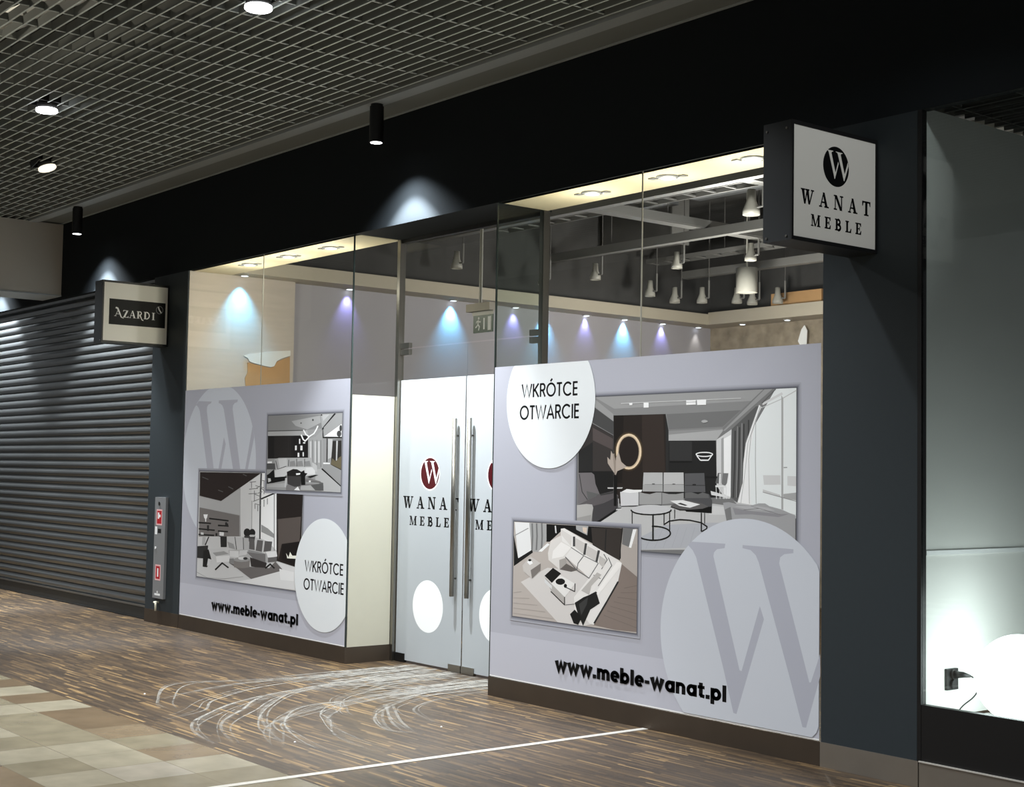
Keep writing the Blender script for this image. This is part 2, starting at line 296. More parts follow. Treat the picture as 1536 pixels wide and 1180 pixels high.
def setline(text, u0, u1, v0, v1, font, gap, heavier=0):
    gl = [font(c) for c in text]; tot = sum(g[0] for g in gl) + gap*(len(gl)-1); sx = (u1-u0)/tot; sv = v1-v0; out = []; x = 0
    for wd, ps in gl:
        if heavier: ps = ps + [q for poly in ps for q in ribbon(poly, heavier, True)]
        out += [[(u0+(x+p[0])*sx, v0+p[1]*sv) for p in poly] for poly in ps]; x += wd+gap
    return out
W1 = [(-.80, .747), (-.78, .78), (-.234, .78), (-.242, .742), (-.328, .728), (-.37, .666), (-.062, -.264), (-.039, -.27), (.155, .286), (.201, .182), (-.092, -.631), (-.127, -.627), (-.245, -.269), (-.591, .68), (-.64, .74)]
W2 = [(-.039, .778), (.507, .772), (.507, .741), (.402, .725), (.359, .657), (.66, -.25), (.69, -.25), (.93, .37), (.985, .17), (.66, -.634), (.612, -.636), (.474, -.251), (.119, .685), (.051, .741), (-.039, .753)]
def mono(cu, cv, r): return [[(cu+r*a, cv+r*b) for a, b in W] for W in (W1, W2)]
class FL:                                   # flat printed shapes stacked on a plane, each a hair in front of the last
    def __init__(s, plane, at, step=.00002, sgn=-1): s.mb = MB(); s.pl = plane; s.at = at; s.st = step*sgn; s.k = 0
    def add(s, polys, m, ink=None):
        for p in polys:
            d = s.at + s.k*s.st
            s.mb.face([(u, d, v) if s.pl == 'F' else (d, u, v) for u, v in p], m, ink)
        s.k += 1; return s
    def each(s, polys, m, ink=None):
        for p in polys: s.add([p], m, ink)
        return s
def ink(h):
    c = lin(h); return tuple(min(.95, v*PG) for v in c)
def heavy(ch):
    t = .22; st = lambda x, a=0., b=.72: rect(x-t/2, a, x+t/2, b)
    arch = lambda x0, x1: ribbon(ell((x0+x1)/2, .44, (x1-x0)/2, .18, 12, 180, 0), .20)
    bowl = lambda cx: ribbon(ell(cx, .36, .235, .265, 26), .20, True)
    if ch == 'w': return .98, ribbon([(.10, .74), (.29, .06), (.49, .66), (.69, .06), (.88, .74)], .27)
    if ch == 'm': return 1.00, [st(.11), st(.50, 0, .46), st(.89, 0, .46)] + arch(.11, .50) + arch(.50, .89)
    if ch == 'n': return .66, [st(.11), st(.55, 0, .46)] + arch(.11, .55)
    if ch == 'e': return .68, ribbon(ell(.35, .36, .245, .27, 22, 0, 312), .20) + [rect(.12, .30, .66, .42)]
    if ch == 'b': return .72, [st(.11, 0, 1)] + bowl(.36)
    if ch == 'p': return .72, [st(.11, -.26, .72)] + bowl(.36)
    if ch == 'a': return .72, [st(.61)] + bowl(.36)
    if ch == 'l': return .22, [st(.11, 0, 1)]
    if ch == 't': return .46, [st(.20, .12, .92), rect(0, .58, .44, .74)] + ribbon([(.20, .22), (.24, .11), (.44, .09)], .18)
    if ch == '.': return .24, [rect(.0, 0, .24, .22)]
    if ch == '-': return .34, [rect(.02, .28, .32, .46)]
ART={'lounge':[((120,120,120),[2669,1977,4453,1983,4460,1150,3243,1051,2690,1038]),((132,132,132),[2669,1977,4219,1984,3921,1775,3585,1768,3492,1766,3464,1863,3018,1863,2849,1965]),((152,152,152),[2849,1980,4219,1984,4143,1921,3017,1904,2849,1975]),((112,112,112),[3471,1861,4056,1871,3921,1780,3492,1769]),((150,150,150),[2819,1974,2849,1963,3011,1870,3012,1826,2828,1924]),((72,72,72),[2820,1924,3012,1826,3013,1743,2823,1820]),((58,54,53),[2815,1817,3013,1739,3021,1340,2697,1392,2692,1641]),((84,76,75),[2823,1790,3010,1719,3008,1651,2825,1711]),((40,40,40),[2692,1641,2825,1701,2829,1493,2695,1491]),((30,30,30),[2695,1516,3017,1520,3021,1340,2697,1392]),((40,34,31),[3012,1862,3464,1862,3490,1762,3497,1334,3023,1321]),((52,44,40),[3263,1860,3444,1861,3466,1510,3275,1508]),((30,26,24),[3012,1862,3103,1862,3097,1448,3020,1447]),((42,42,42),[3464,1861,3490,1762,3497,1362,3475,1362]),((34,34,34),[3491,1704,3869,1704,3877,1506,3936,1418,3936,1382,3497,1362]),((168,168,168),[3490,1762,3922,1772,3923,1753,3872,1703,3491,1704]),((140,140,140),[3490,1762,3922,1772,3922,1764,3491,1739]),((50,50,50),[3499,1699,3681,1700,3683,1586,3501,1585]),((22,22,22),[3501,1585,3683,1586,3683,1575,3501,1574]),((120,120,120),[4219,1984,4321,1983,4180,1894,3874,1707,3922,1757,3921,1775]),((150,150,150),[4229,1984,4285,1983,3938,1757,3923,1757]),((226,230,230),[4308,1984,4453,1983,4459,1281,4034,1332,4078,1465,4082,1597,4110,1720]),((205,205,205),[3874,1707,3988,1765,3992,1419,3979,1365,3936,1382,3878,1448]),((240,240,240),[3929,1712,3983,1734,3984,1383,3936,1400]),((160,160,160),[3910,1712,3929,1721,3933,1462,3913,1462]),((92,92,92),[3988,1765,4168,1890,4185,1890,4095,1702,4073,1557,4074,1465,4034,1358,3986,1383]),((62,62,62),[4010,1757,4008,1550,4019,1550,4021,1757]),((62,62,62),[4008,1554,4000,1382,4010,1382,4019,1554]),((62,62,62),[4043,1776,4041,1550,4051,1550,4053,1776]),((62,62,62),[4041,1554,4032,1383,4043,1383,4051,1554]),((62,62,62),[4075,1795,4073,1551,4083,1551,4086,1795]),((62,62,62),[4073,1555,4065,1383,4075,1383,4084,1554]),((62,62,62),[4110,1816,4108,1551,4118,1551,4120,1816]),((62,62,62),[4108,1555,4100,1384,4110,1384,4118,1555]),((128,128,128),[4029,1781,4028,1551,4036,1551,4037,1781]),((128,128,128),[4028,1554,4025,1383,4033,1383,4036,1554]),((128,128,128),[4061,1798,4061,1551,4069,1551,4070,1798]),((128,128,128),[4061,1554,4057,1384,4065,1384,4069,1554]),((232,232,232),[4191,1898,4208,1885,4169,1816,4124,1641,4133,1343,4034,1345,4074,1465,4078,1575,4095,1685]),((176,176,176),[4199,1891,4130,1728,4135,1727,4204,1889]),((176,176,176),[4131,1730,4115,1596,4120,1596,4136,1729]),((176,176,176),[4115,1598,4123,1351,4128,1351,4120,1598]),((186,186,186),[4171,1830,4108,1684,4112,1683,4175,1829]),((186,186,186),[4108,1686,4093,1552,4098,1552,4113,1685]),((186,186,186),[4094,1554,4059,1349,4064,1349,4098,1553]),((170,170,170),[4165,1817,4164,1596,4169,1596,4169,1816]),((170,170,170),[4164,1598,4172,1352,4177,1352,4169,1598]),((190,190,190),[4208,1878,4351,1923,4349,1927,4206,1882]),((190,190,190),[4349,1922,4456,1967,4453,1971,4346,1926]),((208,208,208),[4218,1895,4360,1950,4352,1962,4210,1906]),((96,96,96),[4214,1903,4313,1980,4306,1985,4207,1908]),((170,170,170),[4349,1946,4363,1928,4368,1324,4354,1328]),((120,120,120),[4369,1551,4394,1552,4393,1556,4368,1555]),((204,204,204),[4223,1510,4347,1511,4348,1461,4230,1458]),((206,206,206),[4395,1508,4455,1507,4456,1454,4396,1457]),((196,196,196),[4223,1432,4346,1405,4346,1392,4223,1415]),((168,168,168),[4368,1410,4456,1420,4456,1378,4369,1388]),((140,140,140),[4221,1416,4353,1391,4354,1395,4222,1419]),((140,140,140),[4350,1391,4457,1372,4458,1375,4351,1395]),((190,190,190),[2689,1098,2843,1174,3071,1303,3190,1307,3883,1345,3930,1382,3990,1370,4032,1356,4235,1337,4451,1302,4453,1116,3243,1050,2690,1038]),((172,172,172),[2689,1093,2851,1174,3192,1197,3235,1118,3243,1051,2690,1038]),((118,118,118),[3846,1375,3990,1375,4032,1349,3937,1338,3846,1344]),((205,205,205),[3822,1334,3937,1329,3944,1284,3822,1280]),((176,178,184),[3236,1051,3235,1118,3468,1208,3823,1235,4033,1243,3946,1107]),((164,166,173),[3312,1060,3390,1191,3387,1192,3308,1060]),((164,166,173),[3385,1066,3457,1194,3454,1194,3382,1067]),((164,166,173),[3458,1073,3522,1196,3519,1197,3455,1074]),((164,166,173),[3530,1079,3586,1199,3583,1200,3527,1080]),((164,166,173),[3600,1086,3650,1202,3647,1202,3597,1086]),((164,166,173),[3670,1092,3713,1204,3710,1205,3667,1093]),((164,166,173),[3739,1098,3776,1207,3773,1207,3736,1099]),((164,166,173),[3807,1105,3837,1209,3834,1210,3804,1105]),((164,166,173),[3875,1111,3898,1212,3895,1212,3872,1111]),((112,108,110),[2693,1506,2818,1509,2843,1496,2856,1439,2896,1376,2788,1338,2692,1312]),((52,52,52),[2699,1497,2728,1386,2735,1387,2706,1498]),((52,52,52),[2727,1387,2780,1337,2786,1340,2733,1390]),((95,95,95),[2772,1393,2896,1376,2788,1338]),((92,88,90),[2692,1304,2898,1376,3027,1399,3066,1370,3056,1351,2935,1326,2906,1315,2837,1301]),((66,64,66),[2833,1301,2906,1315,2971,1334,3066,1370,3061,1298,2829,1178]),((60,60,60),[2898,1376,3020,1394,3020,1384,2905,1367]),((172,170,168),[2684,1302,2774,1312,2827,1310,2838,1291,2814,1177,2687,1177]),((150,148,146),[2686,1222,2820,1246,2814,1177,2687,1177]),((20,20,20),[2814,1177,3064,1298,3099,1299,2843,1174]),((200,200,200),[3050,1290,3103,1294,3093,1284,3043,1281]),((196,196,196),[2966,1419,3104,1422,3097,1414,2969,1411]),((18,18,18),[3019,1491,3054,1491,3051,1307,3026,1307]),((190,190,190),[3063,1352,3068,1306,3075,1307,3070,1353]),((176,164,154),[2994,1646,3017,1617,3033,1505,3018,1515,2966,1568,2961,1607,2988,1588]),((150,138,128),[3012,1627,3051,1632,3080,1578,3138,1547,3053,1520,3041,1496,3028,1500]),((60,50,40),[3280,1640,3277,1614,3268,1589,3254,1566,3234,1547,3210,1533,3183,1523,3155,1520,3126,1523,3098,1532,3073,1546,3052,1565,3036,1588,3026,1613,3022,1640,3025,1667,3034,1693,3050,1716,3070,1735,3094,1749,3122,1758,3150,1760,3179,1757,3206,1748,3231,1733,3251,1714,3267,1692,3276,1667]),((92,77,58),[3271,1640,3269,1615,3260,1591,3247,1570,3228,1552,3206,1539,3181,1530,3155,1527,3128,1529,3102,1538,3079,1551,3060,1569,3045,1591,3035,1615,3032,1640,3034,1666,3043,1690,3057,1712,3076,1730,3098,1743,3124,1751,3151,1754,3177,1751,3203,1742,3225,1728,3244,1710,3259,1689,3268,1665]),((228,206,176),[3263,1640,3261,1616,3253,1593,3240,1573,3223,1556,3203,1543,3179,1535,3155,1532,3130,1534,3106,1542,3084,1555,3066,1572,3052,1593,3043,1616,3040,1640,3042,1665,3050,1688,3064,1709,3081,1726,3102,1739,3126,1746,3151,1749,3175,1746,3199,1738,3220,1725,3238,1707,3251,1687,3260,1664]),((196,176,150),[3249,1640,3247,1618,3241,1598,3229,1579,3214,1563,3196,1551,3176,1544,3154,1541,3133,1544,3112,1551,3093,1562,3077,1578,3065,1597,3057,1618,3054,1640,3056,1662,3063,1684,3075,1702,3090,1718,3108,1730,3129,1737,3151,1739,3173,1737,3193,1729,3212,1717,3227,1702,3239,1683,3247,1662]),((60,50,42),[3241,1640,3239,1620,3233,1600,3223,1583,3209,1568,3193,1557,3174,1550,3154,1548,3134,1550,3115,1557,3098,1568,3084,1582,3072,1600,3065,1620,3063,1640,3065,1661,3071,1681,3081,1698,3095,1713,3112,1724,3131,1730,3151,1733,3171,1730,3190,1723,3207,1712,3221,1697,3232,1680,3239,1661]),((38,32,30),[3236,1639,3234,1620,3228,1602,3219,1585,3206,1571,3191,1561,3174,1554,3156,1552,3137,1554,3120,1560,3104,1571,3090,1584,3080,1601,3074,1620,3071,1639,3073,1659,3079,1677,3088,1694,3101,1708,3117,1718,3134,1725,3152,1727,3171,1724,3188,1718,3204,1707,3217,1693,3227,1677,3233,1659]),((176,164,154),[3039,1600,3061,1641,3087,1578,3138,1547,3053,1520,3039,1496]),((182,182,182),[3284,1514,3445,1516,3448,1403,3277,1401]),((188,188,188),[3454,1516,3617,1518,3622,1407,3455,1403]),((165,165,165),[3280,1441,3447,1444,3448,1403,3277,1401]),((170,170,170),[3456,1444,3619,1447,3620,1406,3457,1403]),((125,125,125),[3293,1442,3445,1444,3445,1447,3293,1444]),((125,125,125),[3460,1445,3619,1447,3619,1450,3460,1447]),((80,80,80),[3382,1447,3382,1447,3381,1446,3380,1445,3377,1445,3375,1444,3372,1444,3369,1444,3366,1444,3363,1444,3361,1444,3359,1445,3357,1446,3356,1446,3356,1447,3356,1448,3357,1448,3359,1449,3361,1450,3363,1450,3366,1450,3369,1450,3372,1450,3375,1450,3377,1450,3379,1449,3381,1449,3382,1448]),((80,80,80),[3552,1449,3552,1449,3551,1448,3549,1447,3547,1447,3545,1446,3542,1446,3539,1446,3536,1446,3533,1446,3531,1446,3529,1447,3527,1448,3526,1448,3526,1449,3526,1450,3527,1450,3529,1451,3531,1452,3533,1452,3536,1452,3539,1452,3542,1452,3545,1452,3547,1452,3549,1451,3551,1451,3552,1450]),((158,158,158),[3245,1397,3291,1390,3338,1386,3392,1397,3438,1398,3439,1328,3246,1322]),((150,150,150),[3442,1398,3498,1390,3556,1391,3620,1400,3621,1345,3518,1335,3443,1328]),((206,206,208),[3081,1394,3242,1396,3246,1313,3089,1309]),((234,234,234),[3091,1394,3139,1413,3202,1409,3274,1411,3267,1398,3168,1390]),((90,90,90),[3438,1399,3439,1329,3444,1329,3443,1399]),((90,90,90),[3243,1397,3243,1317,3249,1317,3249,1397]),((60,60,60),[3446,1514,3448,1404,3454,1404,3452,1514]),((22,22,22),[3092,1309,3439,1326,3440,1318,3092,1304]),((88,88,90),[3628,1513,3782,1517,3793,1408,3628,1404]),((50,50,50),[3631,1442,3791,1444,3790,1448,3631,1445]),((40,40,40),[3719,1450,3718,1449,3717,1448,3716,1447,3713,1446,3710,1446,3707,1445,3704,1445,3700,1445,3697,1445,3694,1446,3692,1446,3690,1447,3689,1448,3689,1449,3689,1450,3690,1451,3692,1452,3694,1452,3697,1453,3700,1453,3704,1453,3707,1453,3710,1453,3713,1453,3716,1452,3717,1451,3718,1450]),((80,80,82),[3628,1402,3677,1408,3734,1395,3771,1407,3821,1397,3845,1362,3844,1290,3630,1297]),((100,100,100),[3633,1400,3677,1405,3734,1394,3771,1405,3815,1395,3821,1375,3633,1370]),((14,14,14),[3634,1301,3844,1328,3841,1289,3641,1292]),((96,96,96),[3888,1519,3912,1518,3905,1457,3869,1461]),((225,225,225),[3899,1515,3911,1515,3905,1457,3896,1457]),((118,118,118),[3925,1518,3967,1518,3957,1463,3944,1447,3918,1455]),((222,222,222),[3869,1448,3951,1449,3949,1439,3870,1438]),((26,26,26),[3789,1500,3884,1499,3884,1490,3789,1491]),((216,216,216),[3833,1416,3980,1388,3955,1380,3839,1393]),((225,225,225),[3873,1442,3876,1371,3881,1371,3877,1442]),((225,225,225),[3900,1442,3904,1372,3908,1372,3905,1442]),((225,225,225),[3931,1443,3934,1372,3938,1372,3935,1443]),((225,225,225),[3949,1443,3952,1373,3956,1373,3953,1443]),((196,196,198),[3519,1301,3514,1294,3502,1288,3483,1283,3457,1278,3425,1273,3390,1270,3353,1268,3315,1268,3279,1268,3246,1271,3219,1274,3198,1279,3185,1284,3180,1290,3185,1296,3198,1303,3218,1308,3245,1314,3278,1318,3314,1321,3352,1323,3389,1323,3425,1322,3456,1320,3482,1316,3502,1312,3514,1306]),((24,24,24),[3514,1301,3511,1293,3522,1291,3525,1299]),((24,24,24),[3515,1298,3507,1291,3516,1286,3523,1293]),((24,24,24),[3512,1295,3501,1289,3507,1282,3519,1289]),((24,24,24),[3506,1291,3492,1286,3497,1279,3511,1284]),((24,24,24),[3497,1288,3480,1283,3484,1275,3501,1280]),((24,24,24),[3486,1284,3466,1280,3469,1272,3489,1277]),((24,24,24),[3472,1281,3450,1277,3453,1269,3475,1273]),((24,24,24),[3456,1278,3433,1274,3435,1267,3458,1270]),((24,24,24),[3438,1275,3413,1272,3415,1264,3440,1267]),((24,24,24),[3419,1273,3393,1271,3394,1263,3420,1265]),((24,24,24),[3399,1271,3371,1269,3372,1261,3399,1263]),((24,24,24),[3377,1270,3350,1268,3350,1260,3378,1262]),((24,24,24),[3355,1268,3328,1268,3328,1260,3355,1261]),((24,24,24),[3334,1268,3306,1268,3306,1260,3333,1260]),((24,24,24),[3312,1268,3285,1268,3284,1260,3311,1260]),((24,24,24),[3291,1268,3265,1270,3264,1261,3290,1260]),((24,24,24),[3271,1269,3247,1271,3245,1263,3269,1261]),((24,24,24),[3253,1270,3230,1273,3228,1265,3250,1263]),((24,24,24),[3236,1272,3215,1275,3212,1267,3233,1264]),((24,24,24),[3221,1274,3203,1278,3199,1270,3218,1267]),((24,24,24),[3209,1277,3194,1281,3189,1274,3204,1269]),((24,24,24),[3200,1279,3188,1285,3181,1278,3193,1272]),((24,24,24),[3193,1281,3185,1288,3176,1282,3184,1276]),((24,24,24),[3189,1283,3185,1290,3174,1288,3177,1280]),((30,30,30),[3185,1279,3187,1181,3195,1181,3193,1280]),((30,30,30),[3362,1267,3364,1117,3378,1118,3375,1268]),((30,30,30),[3457,1274,3458,1206,3466,1206,3465,1274]),((30,30,30),[3503,1285,3505,1176,3513,1176,3511,1285]),((20,20,20),[3360,1191,3388,1193,3388,1201,3360,1200]),((20,20,20),[3382,1192,3410,1192,3410,1201,3382,1201]),((20,20,20),[3403,1193,3430,1191,3432,1199,3405,1201]),((20,20,20),[3424,1192,3450,1189,3452,1197,3426,1200]),((20,20,20),[3443,1190,3467,1186,3470,1194,3447,1198]),((20,20,20),[3461,1187,3482,1182,3486,1190,3465,1195]),((20,20,20),[3476,1184,3494,1177,3500,1185,3482,1191]),((20,20,20),[3489,1180,3503,1172,3510,1179,3496,1186]),((20,20,20),[3498,1175,3509,1166,3518,1172,3507,1181]),((20,20,20),[3505,1171,3511,1161,3521,1164,3516,1174]),((20,20,20),[3509,1166,3509,1156,3521,1156,3521,1167]),((20,20,20),[3511,1161,3505,1151,3516,1148,3522,1159]),((20,20,20),[3509,1156,3499,1146,3508,1141,3518,1151]),((20,20,20),[3504,1150,3489,1141,3497,1135,3511,1144]),((20,20,20),[3495,1144,3477,1136,3483,1129,3501,1137]),((20,20,20),[3483,1138,3462,1131,3467,1123,3488,1131]),((20,20,20),[3468,1133,3445,1127,3448,1119,3472,1125]),((20,20,20),[3451,1128,3426,1123,3428,1115,3454,1120]),((20,20,20),[3432,1124,3405,1120,3407,1112,3434,1116]),((20,20,20),[3411,1121,3383,1119,3384,1110,3412,1113]),((20,20,20),[3390,1119,3362,1118,3362,1109,3390,1111]),((20,20,20),[3368,1118,3340,1118,3339,1109,3367,1109]),((20,20,20),[3346,1118,3319,1119,3317,1111,3345,1109]),((20,20,20),[3325,1119,3299,1121,3297,1113,3323,1110]),((20,20,20),[3306,1120,3282,1124,3278,1116,3302,1112]),((20,20,20),[3288,1123,3266,1128,3262,1120,3283,1115]),((94,92,92),[3518,1323,3591,1355,3672,1357,3772,1342,3822,1325,3772,1311,3592,1300,3525,1312]),((24,24,24),[3515,1314,3592,1297,3595,1302,3518,1319]),((24,24,24),[3590,1297,3674,1300,3674,1305,3590,1303]),((24,24,24),[3671,1300,3775,1308,3774,1313,3670,1305]),((24,24,24),[3772,1307,3825,1322,3822,1327,3769,1312]),((226,226,226),[3511,1351,3614,1358,3753,1337,3672,1315,3589,1323]),((60,60,60),[3570,1336,3595,1342,3653,1329,3634,1325]),((30,30,30),[3545,1302,3546,1247,3552,1247,3552,1302]),((30,30,30),[3758,1289,3759,1182,3768,1182,3767,1289]),((30,30,30),[3785,1289,3786,1228,3792,1229,3791,1289]),((22,22,22),[3466,1208,3512,1231,3506,1237,3460,1214]),((22,22,22),[3505,1229,3596,1241,3594,1248,3503,1236]),((22,22,22),[3590,1240,3675,1240,3676,1247,3590,1248]),((22,22,22),[3670,1240,3763,1229,3765,1236,3672,1247]),((22,22,22),[3756,1231,3807,1208,3813,1215,3762,1237]),((22,22,22),[3803,1215,3800,1197,3809,1197,3813,1214]),((22,22,22),[3805,1203,3762,1185,3767,1179,3809,1197]),((160,160,162),[3930,1351,3973,1356,4034,1347,4137,1341,4195,1355,4240,1356,4270,1342,4354,1327,4453,1297,4454,1149,3958,1249,3939,1313]),((122,122,122),[3943,1313,3987,1330,4000,1254,3958,1249]),((140,139,143),[4003,1326,4120,1312,4338,1302,4410,1304,4338,1285,4140,1293,4021,1287]),((176,176,178),[4009,1334,4178,1340,4257,1334,4314,1318,4138,1317]),((112,112,112),[4085,1314,4198,1326,4197,1329,4084,1317]),((112,112,112),[4195,1327,4286,1308,4287,1311,4196,1329]),((118,118,118),[4136,1338,4235,1319,4236,1321,4137,1340]),((118,118,118),[4234,1319,4348,1297,4349,1299,4235,1322]),((196,196,196),[3079,1932,4058,1936,4058,1940,3079,1937]),((238,238,238),[3278,1934,3321,1933,3322,1904,3279,1904]),((235,235,235),[3152,1936,3180,1936,3180,1922,3154,1922]),((244,244,244),[3633,1939,3710,1938,3710,1911,3634,1911]),((150,150,150),[3634,1925,3711,1925,3711,1928,3634,1928]),((244,244,244),[3719,1939,3792,1939,3792,1908,3721,1908]),((170,170,170),[3806,1813,3806,1811,3804,1809,3801,1808,3797,1807,3792,1806,3787,1805,3781,1805,3776,1805,3771,1806,3766,1807,3762,1809,3759,1810,3757,1812,3756,1814,3757,1816,3759,1817,3762,1819,3766,1820,3770,1821,3776,1821,3781,1822,3787,1821,3792,1821,3797,1819,3801,1818,3804,1817,3805,1815]),((240,240,240),[3844,1626,3841,1621,3848,1619,3851,1624]),((240,240,240),[3844,1624,3836,1620,3841,1615,3849,1620]),((240,240,240),[3841,1622,3830,1619,3833,1613,3844,1616]),((240,240,240),[3834,1620,3820,1617,3822,1611,3836,1614]),((240,240,240),[3824,1618,3808,1616,3809,1610,3825,1612]),((240,240,240),[3812,1616,3795,1615,3795,1609,3813,1610]),((240,240,240),[3799,1615,3781,1615,3781,1609,3799,1609]),((240,240,240),[3785,1615,3766,1615,3766,1609,3785,1609]),((240,240,240),[3771,1615,3753,1616,3752,1610,3770,1609]),((240,240,240),[3757,1616,3741,1617,3740,1612,3756,1610]),((240,240,240),[3745,1617,3731,1619,3729,1614,3743,1611]),((240,240,240),[3735,1618,3724,1622,3721,1616,3732,1613]),((240,240,240),[3728,1620,3720,1624,3715,1619,3724,1615]),((240,240,240),[3724,1621,3721,1626,3713,1624,3717,1618]),((240,240,240),[3721,1621,3724,1626,3716,1629,3713,1623]),((240,240,240),[3720,1623,3728,1627,3723,1632,3715,1628]),((240,240,240),[3724,1625,3735,1629,3732,1634,3721,1631]),((240,240,240),[3731,1628,3745,1630,3743,1636,3729,1633]),((240,240,240),[3741,1630,3757,1632,3756,1637,3739,1636]),((240,240,240),[3753,1631,3770,1632,3770,1638,3752,1637]),((240,240,240),[3766,1632,3785,1632,3784,1638,3766,1638]),((240,240,240),[3780,1632,3799,1632,3799,1638,3780,1638]),((240,240,240),[3794,1632,3812,1631,3813,1637,3795,1638]),((240,240,240),[3808,1632,3824,1630,3825,1636,3809,1637]),((240,240,240),[3820,1630,3834,1628,3836,1633,3822,1636]),((240,240,240),[3829,1629,3841,1625,3844,1631,3832,1634]),((240,240,240),[3836,1627,3844,1623,3849,1628,3841,1632]),((240,240,240),[3841,1626,3844,1621,3851,1624,3848,1629]),((240,240,240),[3720,1613,3748,1588,3754,1592,3727,1617]),((240,240,240),[3748,1588,3817,1588,3817,1594,3748,1594]),((240,240,240),[3817,1588,3841,1613,3834,1617,3811,1592]),((240,240,240),[3755,1586,3814,1587,3814,1591,3755,1591])],
